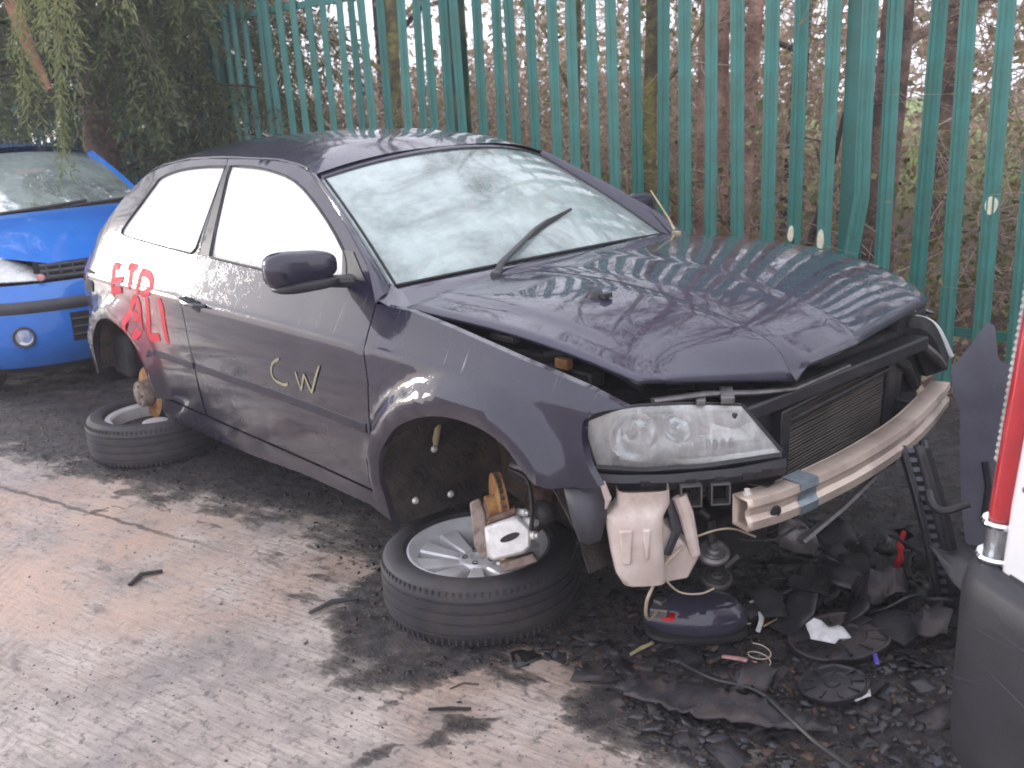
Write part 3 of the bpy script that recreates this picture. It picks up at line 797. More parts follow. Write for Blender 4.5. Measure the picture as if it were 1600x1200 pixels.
for k, letter in enumerate(L1):
    mb = MB()
    for q, st in enumerate(letter): stroke(mb, st, .034 if k < 3 else .040, .0022 + .0007 * q)
    obj('graffiti_letter', mb, 'red_paint', quarter)
for letter in ([[(-1.036, .657), (-1.089, .631), (-1.11, .596), (-1.091, .567), (-1.023, .561), (-.996, .571)]], [[(-.932, .626), (-.907, .56)], [(-.907, .56), (-.871, .628)], [(-.871, .628), (-.832, .566)], [(-.832, .566), (-.799, .615), (-.759, .677)]]):
    mb = MB()
    for q, st in enumerate(letter): stroke(mb, st, .0105, .0022 + .0006 * q)
    obj('chalk_letter', mb, 'yellow_chalk', door)
# wheel arches
for nm, AA, yin in (('wheel_arch_liner', AF + [(.36, .50), (.42, .42), (.44, .30)], -.42), ('wheel_arch_liner', AR, -.42)):
    mb = MB(); A2 = [(x, zz + .006) for x, zz in AA]
    yy = [-.90, -.86, -.8, -.7, -.6, -.5, yin]
    mb.grid([[(x + .012 * noise.noise((x * 9, y * 9, zz * 9)), max(y, -hw(x, zz) - (.02 if x < .3 else -.01)), zz + .012 * noise.noise((x * 8, y * 8, zz * 8 + 4))) for y in yy] for x, zz in densify(A2, .04, False)])
    cx = sum(p[0] for p in A2) / len(A2)
    mb.add([(x, yin, zz) for x, zz in A2] + [(cx, yin, .1)], [(i, i + 1, len(A2)) for i in range(len(A2) - 1)])
    obj(nm, mb, 'arch_grime', car, smooth=60)
for (x, y, zz) in ((-.375, -.80, .27), (-.37, -.66, .25), (-.36, -.72, .43), (-.25, -.62, .56)):
    mb = MB(); mb.lathe([(0, .010), (.008, .009), (.013, 0)], (x, y, zz), (1, 0, 0), 8); obj('liner_clip', mb, 'cast_metal', car)
mb = MB(); mb.tube([(-.345, -.70, .53), (-.372, -.70, .46), (-.38, -.70, .42)], [.012, .014, .008], 6, True, .4); obj('torn_liner_tag', mb, 'straw', car)
# floor pan and inner dark shell
mb = MB(); mb.box((-1.35, 0, .24), (1.85, 1.60, .06)); mb.box((-2.58, 0, .42), (.95, .86, .3)); mb.box((-3.0, 0, .42), (.3, 1.3, .26)); obj('floor_pan', mb, 'matt_black', car)
mb = MB(); mb.box((-.46, 0, .60), (.03, 1.5, .55)); obj('bulkhead', mb, 'matt_black', car)
# cabin: dashboard, wheel, seats
mb = MB(); mb.grid([[V(-.60 + .12 * (1 - u * u), .68 * u, .905), V(-.80, .70 * u, .93 + .02 * math.exp(-((u + .5) / .3) ** 2)), V(-.92, .70 * u, .90), V(-.96, .70 * u, .78), V(-.85, .7 * u, .5)] for u in np.linspace(-1, 1, 21)]); obj('dashboard', mb, 'dashboard_plastic', car)
mb = MB(); tl = Matrix.Translation((-1.02, -.36, .86)) @ Matrix.Rotation(R(-62), 4, 'Y')
mb.tube([tl @ V(.185 * math.cos(a), .185 * math.sin(a), 0) for a in np.linspace(0, 2 * PI, 29)], .015, 8, False)
for a in (0, 2.3, 4.0): mb.tube([tl @ V(.05 * math.cos(a), .05 * math.sin(a), 0), tl @ V(.18 * math.cos(a), .18 * math.sin(a), 0)], .014, 6)
mb.lathe([(0, .03), (.06, .02), (.065, -.02)], tl @ V(0, 0, 0), tl.to_3x3() @ V(0, 0, 1), 16); obj('steering_wheel', mb, 'dashboard_plastic', car)
for yc in (-.37, .37):
    mb = sup((-1.42, yc, .50), (.26, .24, .09), 3.2, 8); obj('seat_cushion', mb, 'seat_cloth', car)
    mb = MB(); q = sup((0, 0, 0), (.075, .23, .33), 3.2, 9); mb.sub(q, Matrix.Translation((-1.70, yc, .80)) @ Matrix.Rotation(R(-18), 4, 'Y'))
    q = sup((0, 0, 0), (.05, .13, .09), 2.8, 8); mb.sub(q, Matrix.Translation((-1.83, yc, 1.19)) @ Matrix.Rotation(R(-12), 4, 'Y')); obj('seat_back', mb, 'seat_cloth', car)
mb = sup((-2.55, 0, .78), (.10, .60, .30), 4, 9); obj('rear_seat', mb, 'seat_cloth', car)
mb = sup((-1.07, .05, 1.205), (.016, .115, .034), 3, 8); mb.tube([(-1.07, .05, 1.22), (-1.05, .05, 1.285)], .012, 8); rv = obj('rear_view_mirror', mb, 'grey_plastic', car)
mb = MB(); mb.lathe([(0, .004), (.024, .003), (.026, 0)], (-1.052, .05, 1.262), (.75, 0, .66), 14); obj('mirror_mount', mb, 'matt_black', rv)
mb = MB(); mb.lathe([(0, .022), (.018, .016), (.024, 0), (.018, -.016), (0, -.022)], (-1.03, .04, 1.10), (0, 0, 1), 12); mb.tube([(-1.06, .05, 1.19), (-1.03, .04, 1.12)], .002, 4); obj('hanging_freshener', mb, 'pink_plastic', car)

# ------------------------------------------------------------------ the bared front end
hlT = cr([(.425, -.822, .716), (.500, -.752, .752), (.540, -.640, .742), (.575, -.54, .726), (.632, -.44, .710)], 5)
hlB = cr([(.431, -.785, .595), (.492, -.68, .572), (.545, -.61, .570), (.605, -.54, .572), (.717, -.382, .584)], 5)
def lamp_grid(t, v, push):
    n = len(hlT) - 1; k = min(n - 1, int(t * n)); f = t * n - k
    a = Vector(hlT[k]).lerp(Vector(hlT[k + 1]), f); b_ = Vector(hlB[k]).lerp(Vector(hlB[k + 1]), f)
    p = b_.lerp(a, v); e = math.sin(PI * min(1, max(0, t))) ** .6 * math.sin(PI * min(1, max(0, v))) ** .6
    return p + V(.72, -.66, .22) * push * e
T = np.linspace(0, 1, 25); VV = np.linspace(0, 1, 11)
mb = MB(); mb.grid([[lamp_grid(t, v, .022) for v in VV] for t in T], True)
hl = obj('headlight', mb, 'lamp_lens', car, smooth=180)
mb = MB(); mb.grid([[lamp_grid(t, v, .0) + V(-.055, .05, -.01) * (1.2 if .1 < v < .9 and .04 < t < .96 else .08) for v in VV] for t in T], True)
obj('reflector', mb, 'lamp_silver', hl, smooth=50)
def lamp_pt(t, v, back): return lamp_grid(t, v, 0) + V(-.72, .66, -.1).normalized() * back
LA = V(.80, -.58, .05)
for t, v, r in ((.27, .5, .062), (.58, .60, .040)):
    mb = MB(); mb.lathe([(r * .42, -.035), (r * .6, -.028), (r * .85, -.008), (r, .012), (r * 1.05, .012)], lamp_pt(t, v, .035), LA, 24); obj('lamp_bowl', mb, 'chrome', hl)
    mb = MB(); mb.lathe([(0, .012), (r * .25, .008), (r * .42, -.012), (r * .45, -.03)], lamp_pt(t, v, .055), LA, 20); obj('bulb_lens', mb, 'clear_lens', hl)
mb = MB()
for i in range(6): mb.box(lamp_pt(.70 + .032 * i, .27, .022), (.012, .012, .026))
mb.box(lamp_pt(.74, .62, .03), (.05, .07, .034), Matrix.Rotation(R(40), 3, 'Z')); obj('indicator_box', mb, 'dull_steel', hl, bevel=.004)
mb = MB(); mb.tube([lamp_grid(t, 0, 0) + V(0, 0, -.006) for t in T], .009, 6); mb.tube([lamp_grid(t, 1, 0) + V(-.004, .004, .002) for t in T], .005, 6); mb.tube([lamp_grid(1, v, 0) + V(-.004, .006, 0) for v in VV], .008, 6); mb.tube([lamp_grid(0, v, 0) for v in VV], .006, 6)
obj('lamp_surround', mb, 'black_plastic', hl)
mb = MB(); LH = [lamp_grid(t, v, 0) for t in (0, .5, 1) for v in (0, 1)]; mb.add([p + V(-.17, .13, -.02) for p in LH] + [p + V(-.085, .075, -.012) for p in LH],
    [(0, 1, 3, 2), (2, 3, 5, 4), (0, 2, 8, 6), (2, 4, 10, 8), (1, 7, 9, 3), (3, 9, 11, 5), (4, 5, 11, 10), (0, 6, 7, 1)]); obj('lamp_housing', mb, 'black_plastic', hl)
# far lamp: its outer edge shows past the bonnet
ft = cr([(.555, .60, .752), (.578, .66, .735), (.590, .72, .690), (.604, .80, .572)], 6); fb = cr([(.50, .63, .72), (.52, .70, .68), (.545, .75, .64), (.578, .80, .545)], 6)
mb = MB(); mb.grid([[Vector(a).lerp(Vector(c_), v) + V(.018, .02, .012) * math.sin(PI * v) for v in np.linspace(0, 1, 6)] for a, c_ in zip(ft, fb)])
fh = obj('headlight', mb, 'white_scrap', car, smooth=180)
mb = MB(); mb.grid([[Vector(a) + V(0, -.004, 0), Vector(a) + V(.015, -.045, -.03), Vector(a) + V(-.02, -.12, -.045), Vector(a) + V(-.12, -.12, -.04)] for a in ft]); obj('lamp_housing', mb, 'matt_black', fh)
mb = MB(); mb.tube([(.60, .60, .66), (.62, .67, .60), (.615, .73, .56)], [.014, .018, .012], 8); obj('reflector', mb, 'dull_steel', fh)
# radiator pack with fins
O = V(.612, -.215, .375); A_, B_ = V(-.028, 1, .035).normalized(), V(.03, 0, 1).normalized(); N_ = V(1, .028, -.03).normalized()
wR, hR = .60, .262
mb = MB(); mb.prism([(0, 0), (wR, 0), (wR, hR), (0, hR)], (O, A_, B_, N_), -.04, -.006)
rad = obj('radiator', mb, 'radiator_fin', car)
for i in range(26):
    mb = MB(); y0 = .006 + i * (hR - .012) / 25
    pts = [O + A_ * s + B_ * (y0 + .002 * noise.noise((s * 7, i * .7, 0))) + N_ * (-.002 + .004 * noise.noise((s * 9, i * 1.3, 3))) for s in np.linspace(.02, wR - .03, 7)]
    mb.tube(pts, .0026, 4, True); obj('radiator_fin', mb, 'radiator_fin', rad, smooth=0)
mb = MB(); mb.prism([(-.035, -.01), (.012, -.01), (.012, hR + .01), (-.035, hR + .01)], (O, A_, B_, N_), -.05, .012); obj('radiator_tank', mb, 'black_plastic', rad, bevel=.006); mb = MB(); mb.prism([(wR - .02, -.01), (wR + .03, -.01), (wR + .03, hR + .01), (wR - .02, hR + .01)], (O, A_, B_, N_), -.05, .010); obj('radiator_tank', mb, 'black_plastic', rad, bevel=.006)
mb = MB()
for q in (hR + .004, hR - .03): mb.tube([O + A_ * s + B_ * q + N_ * .004 for s in (-.02, wR * .5, wR)], .008, 8)
obj('cooling_pipe', mb, 'dark_metal', rad)
# lock carrier, struts and rails round the radiator
mb = MB(); mb.box((.60, .05, .675), (.07, 1.05, .045)); mb.box((.57, -.30, .60), (.06, .10, .20), Matrix.Rotation(R(12), 3, 'X')); mb.box((.56, .46, .56), (.06, .08, .26), Matrix.Rotation(R(-10), 3, 'X')); mb.tube([(.60, .40, .66), (.59, .52, .60), (.57, .62, .50)], .02, 8)
obj('lock_carrier', mb, 'black_plastic', car, bevel=.008)
mb = MB(); mb.tube([(.52, -.66, .755), (.57, -.50, .745), (.62, -.36, .725), (.63, -.2, .70), (.62, .1, .70)], [.012, .014, .013, .012, .012], 8, True, .6); obj('bonnet_latch_cable', mb, 'dull_steel', car)
mb = MB(); mb.box((.60, -.46, .738), (.035, .10, .02), Matrix.Rotation(R(40), 3, 'Z')); mb.box((.57, -.53, .735), (.025, .05, .016), Matrix.Rotation(R(40), 3, 'Z')); obj('lamp_bracket', mb, 'dull_steel', car, bevel=.003)
# bar below the headlight with its square holes
bar = [V(.40, -.80, .562), V(.47, -.735, .553), V(.56, -.64, .55), (.66, -.50, .552), (.735, -.385, .565)]
bar = [Vector(p) for p in bar]
mb = MB(); mb.grid([[p + V(0, 0, .010), p + V(.006, -.006, -.010), p + V(0, 0, -.034), p + V(-.06, .05, -.034), p + V(-.06, .05, .010)] for p in resample([tuple(p) for p in bar], 16).tolist() for p in [Vector(p)]]); hb = obj('bumper_bracket', mb, 'black_plastic', car, smooth=40)
for k, t in enumerate((.30, .52, .66, .80, .90)):
    p = Vector(resample([tuple(q) for q in bar], 101)[int(t * 100)]); mb = MB(); mb.box(p + V(.004, -.004, -.012 - .003 * (k % 2)), (.026, .012, .018 if k % 2 else .012), Matrix.Rotation(R(55), 3, 'Z')); obj('bracket_slot', mb, 'matt_black', hb)
# metal clips under it
for c, s in (((.595, -.605, .505), 1), ((.635, -.535, .50), .9)):
    mb = MB(); rt = Matrix.Rotation(R(50), 3, 'Z'); c = Vector(c)
    mb.box(c + V(0, 0, .028), (.055 * s, .04, .004), rt); mb.box(c + rt @ V(-.026 * s, 0, 0), (.004, .04, .055), rt); mb.box(c + rt @ V(.026 * s, 0, 0), (.004, .04, .055), rt); mb.box(c + V(0, 0, -.028), (.055 * s, .038, .004), rt)
    obj('bumper_clip', mb, 'dull_steel', car)
# crash beam: hollow box section, bent, open at the near end
bm_c = cr([(.70, -.535, .460), (.735, -.40, .463), (.757, -.19, .472), (.760, .0, .480), (.745, .215, .488), (.70, .45, .492), (.655, .63, .494)], 6)
rows, rows2 = [], []
for i, p in enumerate(bm_c):
    p = Vector(p); t = i / (len(bm_c) - 1); hh = .042 - .006 * math.exp(-((t - .93) / .05) ** 2); d = .030
    n = (Vector(bm_c[min(i + 1, len(bm_c) - 1)]) - Vector(bm_c[max(0, i - 1)])).normalized(); fx = V(n.y, -n.x, 0).normalized()
    dent = .010 * math.exp(-((t - .83) / .06) ** 2) + .004 * noise.noise((t * 12, 0, 0))
    prof = [(-d, hh), (d, hh), (d + .004, hh * .55), (d - .006 - dent, hh * .22), (d - .006 - dent, -.12 * hh), (d + .004, -.42 * hh), (d + .002, -hh), (-d, -hh)]
    rows.append([p + fx * a + V(0, 0, c_) for a, c_ in prof] + [p + fx * prof[0][0] + V(0, 0, prof[0][1])])
mb = MB(); mb.grid(rows); beam = obj('bumper_beam', mb, 'raw_aluminium', car, smooth=30, solid=.004)
beam['label'] = 'scraped bare metal crash beam'
mb = MB(); mb.grid([[q + (q - Vector(p)).normalized() * .003 for q in r] for r, p in list(zip(rows, bm_c))[7:10]]); obj('beam_tape', mb, 'beam_tape', beam)
mb = MB(); p = Vector(bm_c[4]); mb.lathe([(0, .002), (.014, .002), (.017, 0)], p + V(.031, -.006, -.008), (1, -.35, 0), 14); obj('towing_hole', mb, 'matt_black', beam)
mb = MB(); mb.lathe([(0, .014), (.008, .014), (.008, .004), (.013, .004), (.013, 0)], (.70, -.505, .502), (0, 0, 1), 6); obj('beam_bolt', mb, 'cast_metal', beam)
for y, x in ((-.40, .62), (.50, .55)):
    mb = MB(); mb.box((x, y, .455), (.20, .085, .10)); obj('crash_can', mb, 'dark_metal', beam, bevel=.006)
mb = MB(); mb.tube([(.715, -.27, .29), (.735, -.10, .34), (.735, .117, .395)], [.016, .014, .014], 6, True, .5); obj('lower_rail', mb, 'dull_steel', car)
mb = MB(); mb.grid([[V(.645, -.27, .34), V(.65, -.285, .30), V(.66, -.29, .262)], [V(.69, -.235, .335), V(.695, -.24, .29), V(.70, -.255, .245)], [V(.725, -.21, .29), V(.735, -.21, .262), V(.73, -.225, .240)]]); obj('torn_bracket', mb, 'dull_steel', car, solid=.006)
# washer reservoir: stepped, creased translucent bottle
def sect(c, sx, sy, ang, n=20, e=4):
    out = []
    for k in range(n):
        q = 2 * PI * k / n; ca, sa = math.cos(q), math.sin(q)
        x = math.copysign(abs(ca) ** (2 / e), ca) * sx; y = math.copysign(abs(sa) ** (2 / e), sa) * sy
        out.append(Vector(c) + V(x * math.cos(ang) - y * math.sin(ang), x * math.sin(ang) + y * math.cos(ang), 0))
    return out + out[:1]
an = R(48)
secs = [((.53, -.715, .545), .066, .048), ((.53, -.715, .505), .067, .05), ((.525, -.725, .49), .069, .056), ((.52, -.737, .478), .073, .062), ((.52, -.739, .45), .072, .062), ((.525, -.737, .38), .068, .058), ((.53, -.733, .325), .064, .054), ((.536, -.725, .29), .056, .048), ((.54, -.72, .28), .035, .028)]
mb = MB(); mb.grid([sect(c, sx, sy, an) for c, sx, sy in secs]); res = obj('washer_reservoir', mb, 'reservoir_plastic', car, smooth=50)
mb = MB(); N2 = V(math.sin(an), -math.cos(an), 0)
for u, w_, z0, z1 in ((-.03, .036, .455, .36), (.022, .022, .455, .37)):
    A2 = V(math.cos(an), math.sin(an), 0); c = V(.524, -.738, 0) + A2 * u
    mb.prism([(-w_ / 2, z0), (w_ / 2, z0), (w_ / 2 - .006, z1), (-w_ / 2 + .006, z1)], (c, A2, V(0, 0, 1), N2), .04, .066)
obj('reservoir_rib', mb, 'reservoir_plastic', res, bevel=.006)
mb = MB(); mb.add([(.56, -.68, .44), (.62, -.60, .33), (.60, -.62, .27), (.545, -.70, .26), (.55, -.64, .44), (.60, -.57, .33), (.58, -.59, .27), (.53, -.67, .26)], [(0, 1, 2, 3), (4, 7, 6, 5), (0, 4, 5, 1), (1, 5, 6, 2), (2, 6, 7, 3)]); obj('reservoir_foot', mb, 'reservoir_plastic', res, bevel=.005)
mb = MB(); mb.tube([(.585, -.635, .505), (.60, -.628, .46), (.612, -.622, .40), (.622, -.615, .345)], [.020, .020, .017, .013], 10); obj('washer_pump', mb, 'reservoir_plastic', car)
mb = MB(); mb.tube([(.57, -.66, .50), (.59, -.648, .42), (.575, -.672, .35)], [.012, .020, .015], 8, True, .4); obj('reservoir_strap', mb, 'grey_plastic', res)
mb = MB(); mb.tube(cr([(.60, -.64, .37), (.585, -.70, .33), (.58, -.74, .28), (.575, -.755, .245), (.555, -.735, .19), (.53, -.69, .15), (.50, -.63, .135)], 5), .0045, 6); obj('sensor_cable', mb, 'wire_tan', car)
mb = MB(); mb.tube(cr([(.582, -.71, .31), (.61, -.67, .255), (.64, -.62, .24), (.655, -.58, .245)], 5), .0028, 5); obj('loose_wire', mb, 'wire_tan', car)
mb = MB(); mb.tube(cr([(.605, -.625, .385), (.64, -.56, .40), (.665, -.51, .395), (.69, -.45, .36)], 5), .003, 5); obj('loose_wire', mb, 'wire_tan', car)
mb = MB(); mb.box((.49, -.605, .125), (.05, .035, .026), Matrix.Rotation(R(30), 3, 'Z')); mb.box((.475, -.585, .138), (.03, .03, .02)); pg = obj('cable_plug', mb, 'dull_steel', car, bevel=.004)
mb = MB(); mb.box((.512, -.595, .112), (.035, .03, .010), Matrix.Rotation(R(30), 3, 'Z')); obj('plug_seal', mb, 'red_plastic', pg)
# twin disc horns on a bracket
for c, mt in (((.615, -.53, .322), 'dull_steel'), ((.632, -.538, .258), 'dark_metal')):
    ax = V(.35, -.28, .90); r = .043
    mb = MB(); mb.lathe([(0, .020), (.010, .020), (.012, .012), (.018, .010), (.020, .006), (.026, .008), (.029, .003), (.035, .005), (r, 0), (r + .002, -.007), (r - .008, -.013), (0, -.016)], c, ax, 26); obj('horn', mb, mt, car, smooth=30)
for hp_ in (([(.595, -.519, .40), (.608, -.525, .345)], .013), ([(.57, -.535, .43), (.59, -.52, .41)], .012), ([(.63, -.50, .27), (.65, -.47, .30)], .014)):
    mb = MB(); mb.tube(hp_[0], hp_[1], 8); obj('horn_bracket', mb, 'dark_metal', car)
# engine-bay bulk behind: block, tray, pipes
mb = MB(); mb.box((.52, -.36, .30), (.16, .22, .16)); mb.box((.10, .05, .55), (.55, .70, .40)); mb.box((.30, -.45, .62), (.22, .22, .20)); mb.box((.45, .1, .27), (.25, .9, .05)); mb.box((.20, .60, .62), (.72, .22, .30)); mb.box((.47, .60, .50), (.16, .20, .20)); mb.box((.45, .3, .68), (.22, .5, .08)); obj('engine_block', mb, 'matt_black', car, bevel=.02)
mb = MB(); mb.box((.14, -.62, .76), (.30, .06, .05)); mb.box((-.05, -.60, .79), (.30, .10, .04)); obj('inner_wing', mb, 'dark_metal', car, bevel=.01)
mb = MB(); mb.tube(cr([(.1, -.63, .80), (.2, -.60, .815), (.30, -.58, .79), (.40, -.56, .75)], 5), .018, 8); obj('engine_hose', mb, 'rubber', car)
mb = MB(); mb.box((.20, -.66, .80), (.05, .025, .03)); obj('relay_box', mb, 'orange_rust', car, bevel=.004)
mb = MB(); mb.box((-.02, -.68, .845), (.10, .03, .02)); obj('wing_bracket', mb, 'dull_steel', car, bevel=.004)
mb = MB(); mb.tube(cr([(.66, -.48, .35), (.70, -.38, .33), (.72, -.30, .345), (.70, -.22, .31)], 5), .004, 5); obj('loose_wire', mb, 'wire_black', car)
# torn flap of liner hanging ahead of the wheel
mb = MB(); mb.grid([[V(.40, -.868, .548), V(.415, -.862, .47), V(.44, -.86, .41)], [V(.44, -.845, .55), V(.455, -.845, .47), V(.465, -.85, .405)], [V(.488, -.80, .555), V(.49, -.805, .48), V(.485, -.825, .415)]]); obj('hanging_liner_flap', mb, 'grey_plastic', car, solid=.005, smooth=60)
mb = MB(); mb.tube([(.49, -.82, .575), (.505, -.815, .53), (.50, -.82, .505)], [.010, .012, .004], 6, True, .4); obj('torn_tab', mb, 'reservoir_plastic', car)

# brakes
dc, dn = V(-.035, -.735, .285), V(-.52, -.845, -.02).normalized()
mb = MB(); r = .143
mb.lathe([(.055, .034), (.075, .032), (.078, .004), (r, .004), (r, -.001), (r - .012, -.002), (r - .012, -.014), (r, -.015), (r, -.021), (.07, -.021)], dc, dn, 48)
disc = obj('brake_disc', mb, 'orange_rust', car, smooth=30)
mb = MB(); a_ = dn.cross(V(0, 0, 1)).normalized(); b2 = dn.cross(a_)
for k in range(36):
    q = 2 * PI * k / 36; e = a_ * math.cos(q) + b2 * math.sin(q); mb.box(dc + e * (r - .006) + dn * -.008, (.007, .011, .012), Matrix((e.cross(dn), dn, e)).transposed())
obj('disc_vane', mb, 'dull_steel', disc)
mb = MB(); mb.lathe([(0, .05), (.028, .05), (.03, .036), (.066, .034), (.07, .0), (.04, -.09), (0, -.1)], dc, dn, 24); obj('wheel_hub', mb, 'rust', car)
# carrier and caliper on the leading side
mb = MB(); tl = Matrix.Translation((.055, -.775, .262)) @ Matrix((tuple(dn.cross(V(0, 0, 1)).normalized()) , tuple(dn), (0, 0, 1))).transposed().to_4x4()
cx = V(.845, -.52, 0).normalized()
def cal(a, n_, zz): return V(.05, -.77, .275) + cx * a + dn * n_ + V(0, 0, zz)
cA, cN = V(.65, .76, 0).normalized(), V(.73, -.62, .28).normalized(); cB = cN.cross(cA).normalized()
fr = (V(.085, -.80, .288) + cN * .035, cA, cB, cN)
mb = MB(); mb.prism([(-.067, .037), (.03, .066), (.069, .026), (.066, -.03), (.041, -.047), (-.049, -.064), (-.062, -.047)], fr, -.05, .0)
cp = obj('brake_caliper', mb, 'cast_metal', car, bevel=.010)
def cal(a, b_, n_): return fr[0] + cA * a + cB * b_ + cN * n_
mb = MB(); mb.prism([(.006 + .028 * math.cos(q) + .006 * math.sin(q), .004 + .012 * math.sin(q) + .006 * math.cos(q)) for q in np.linspace(0, 2 * PI, 17)[:-1]], fr, -.003, .0025); obj('caliper_window', mb, 'dark_metal', cp)
mb = MB(); mb.prism([(-.062, .040), (.028, .068), (.028, .086), (-.05, .062)], fr, -.075, -.01); obj('caliper_bridge', mb, 'rust', cp, bevel=.005)
for a, b_, n_, r_ in ((.072, .040, -.02, .017), (.074, .005, -.01, .013), (.05, .068, -.03, .012)):
    mb = MB(); mb.lathe([(0, .018), (r_ * .6, .018), (r_ * .6, .008), (r_, .008), (r_, -.03), (0, -.03)], cal(a, b_, n_), cA * .8 + cN * .6, 12); obj('caliper_bolt', mb, 'cast_metal', cp)
mb = MB(); mb.prism([(-.105, .105), (-.075, .115), (-.060, .07), (-.058, -.045), (-.078, -.06), (-.098, -.02)], fr, -.06, -.02); mb.prism([(-.03, -.075), (.07, -.05), (.085, -.075), (-.02, -.10)], fr, -.07, -.02); obj('caliper_carrier', mb, 'dull_rust', cp, bevel=.005)
mb = MB(); mb.tube([(.02, -.60, .33), (.06, -.66, .30), (.10, -.73, .30)], [.05, .045, .03], 10); mb.tube([(-.02, -.5, .62), (.0, -.58, .48), (.03, -.64, .38)], [.03, .03, .028], 10); obj('suspension_strut', mb, 'rust', car)
mb = sup((.13, -.70, .345), (.04, .04, .035), 2.3, 8); obj('joint_boot', mb, 'rubber', car)
mb = MB(); mb.tube(cr([(-.01, -.70, .445), (.07, -.70, .43), (.13, -.74, .38), (.155, -.77, .32)], 5), .007, 6); obj('brake_hose', mb, 'dark_metal', car)
mb = sup((.0, -.66, .43), (.05, .025, .03), 2.5, 8); obj('splash_shield', mb, 'dull_steel', car)
# rear hub
rc, rn = V(-2.62, -.80, .205), V(.05, -1, .02).normalized()
mb = MB(); mb.lathe([(.066, .0), (.128, -.004), (.128, -.014), (.05, -.016)], rc, rn, 36); rd = obj('brake_disc', mb, 'orange_rust', car, smooth=30)
mb = MB(); mb.lathe([(0, .064), (.022, .064), (.026, .058), (.060, .053), (.064, .046), (.066, .004)], rc + rn * .002, rn, 28); obj('wheel_hub', mb, 'dull_rust', rd, smooth=30)
mb = MB()
for k in range(5): q = 2 * PI * k / 5; mb.lathe([(0, .003), (.007, .003), (.007, 0)], rc + rn * .056 + V(math.cos(q) * .045, 0, math.sin(q) * .045), rn, 8)
obj('stud_hole', mb, 'matt_black', rd)
mb = MB(); mb.tube([(-2.62, -.72, .21), (-2.6, -.5, .24), (-2.4, -.35, .28)], [.04, .035, .05], 8); mb.tube([(-2.75, -.62, .3), (-2.75, -.62, .55)], .045, 10); mb.lathe([(.15, 0), (.158, -.02), (.14, -.03)], rc + V(-.02, 0, .01), rn, 20, a0=1.2, a1=4.6); obj('rear_suspension', mb, 'dark_metal', car)
mb = MB(); mb.box((-2.9, -.6, .36), (.25, .45, .24)); obj('bumper_end', mb, 'matt_black', car, bevel=.03)

# ------------------------------------------------------------------ loose wheels lying under the axles
def copy_tree(o, parent=None):
    c = o.copy(); COL.objects.link(c)
    if parent is not None: c.parent = parent
    for ch in [q for q in bpy.data.objects if q.parent == o and q is not c]: copy_tree(ch, c)
    return c
whl = thing('loose_wheel', 'alloy wheel with bright spokes lying face up under the front wheel arch', 'wheel', (-.165, -.715, .0), .25, 'loose wheels propping up the car')
prof = [(.222, .035), (.232, .012), (.258, .002), (.285, .004), (.301, .016), (.309, .034)]
for a in (.050, .086, .122, .155): prof += [(.3135, a - .004), (.3075, a - .002), (.3075, a + .005), (.3135, a + .007)]
prof += [(.312, .172), (.305, .190), (.290, .203), (.262, .210), (.240, .206), (.229, .196), (.224, .180)]
mb = MB(); mb.lathe(prof, (0, 0, 0), (0, 0, 1), 72); tyre = obj('tyre', mb, 'rubber', whl, smooth=28)
mb = MB()
for k in range(90):
    q = 2 * PI * k / 90; e = V(math.cos(q), math.sin(q), 0); mb.box(e * .3085 + V(0, 0, .181), (.004, .007, .024), Matrix((e, V(-e.y, e.x, 0), V(0, 0, 1))).transposed())
    mb.box(e * .3085 + V(0, 0, .029), (.004, .007, .020), Matrix((e, V(-e.y, e.x, 0), V(0, 0, 1))).transposed())
t = obj('tread_block', mb, 'rubber', tyre); t['kind'] = 'stuff'
mb = MB(); mb.lathe([(.2, .03), (.226, .03), (.227, .04), (.205, .06), (.198, .16), (.214, .176), (.226, .182), (.231, .190), (.229, .196), (.222, .197), (.212, .186), (.196, .170), (.190, .10), (.192, .04), (.2, .03)], (0, 0, 0), (0, 0, 1), 64)
mb.lathe([(0, .150), (.026, .150), (.030, .156), (.058, .153), (.068, .145), (.072, .11), (.06, .07), (0, .07)], (0, 0, 0), (0, 0, 1), 32); rim = obj('rim', mb, 'alloy', whl, smooth=30)
for k in range(10):
    q = 2 * PI * (k + .3) / 10; e = V(math.cos(q), math.sin(q), 0); n = V(-e.y, e.x, 0); mb = MB(); rows = []
    for i in range(7):
        f = i / 6; r_ = lerp(.055, .203, f); w = lerp(.016, .038, f ** 1.2); zt_ = .146 + .026 * f ** .8
        c = e * r_ + n * .010 * math.sin(f * 2)
        rows.append([c + n * -w + V(0, 0, zt_ - .045), c + n * -w + V(0, 0, zt_ - .006), c + n * (-w * .78) + V(0, 0, zt_), c + n * (w * .78) + V(0, 0, zt_ - .002), c + n * w + V(0, 0, zt_ - .008), c + n * w + V(0, 0, zt_ - .045)])
    mb.grid(rows); obj('spoke', mb, 'alloy', rim, smooth=30)
mb = MB()
for k in range(5): q = 2 * PI * k / 5; mb.lathe([(.009, .006), (.009, 0), (0, -.01)], (math.cos(q) * .045, math.sin(q) * .045, .152), (0, 0, 1), 10)
obj('bolt_hole', mb, 'matt_black', rim)
mb = MB(); mb.lathe([(0, .094), (.191, .094)], (0, 0, 0), (0, 0, 1), 24); obj('spoke_gap_shade', mb, 'arch_grime', rim)  # dark disc behind the spokes, standing for the shade in their gaps
w2 = copy_tree(whl); w2.location = (-2.48, -.845, .212); w2.rotation_euler = (PI, 0, .9)
w2['label'] = 'dirty wheel lying inside up beneath the rear wheel arch'

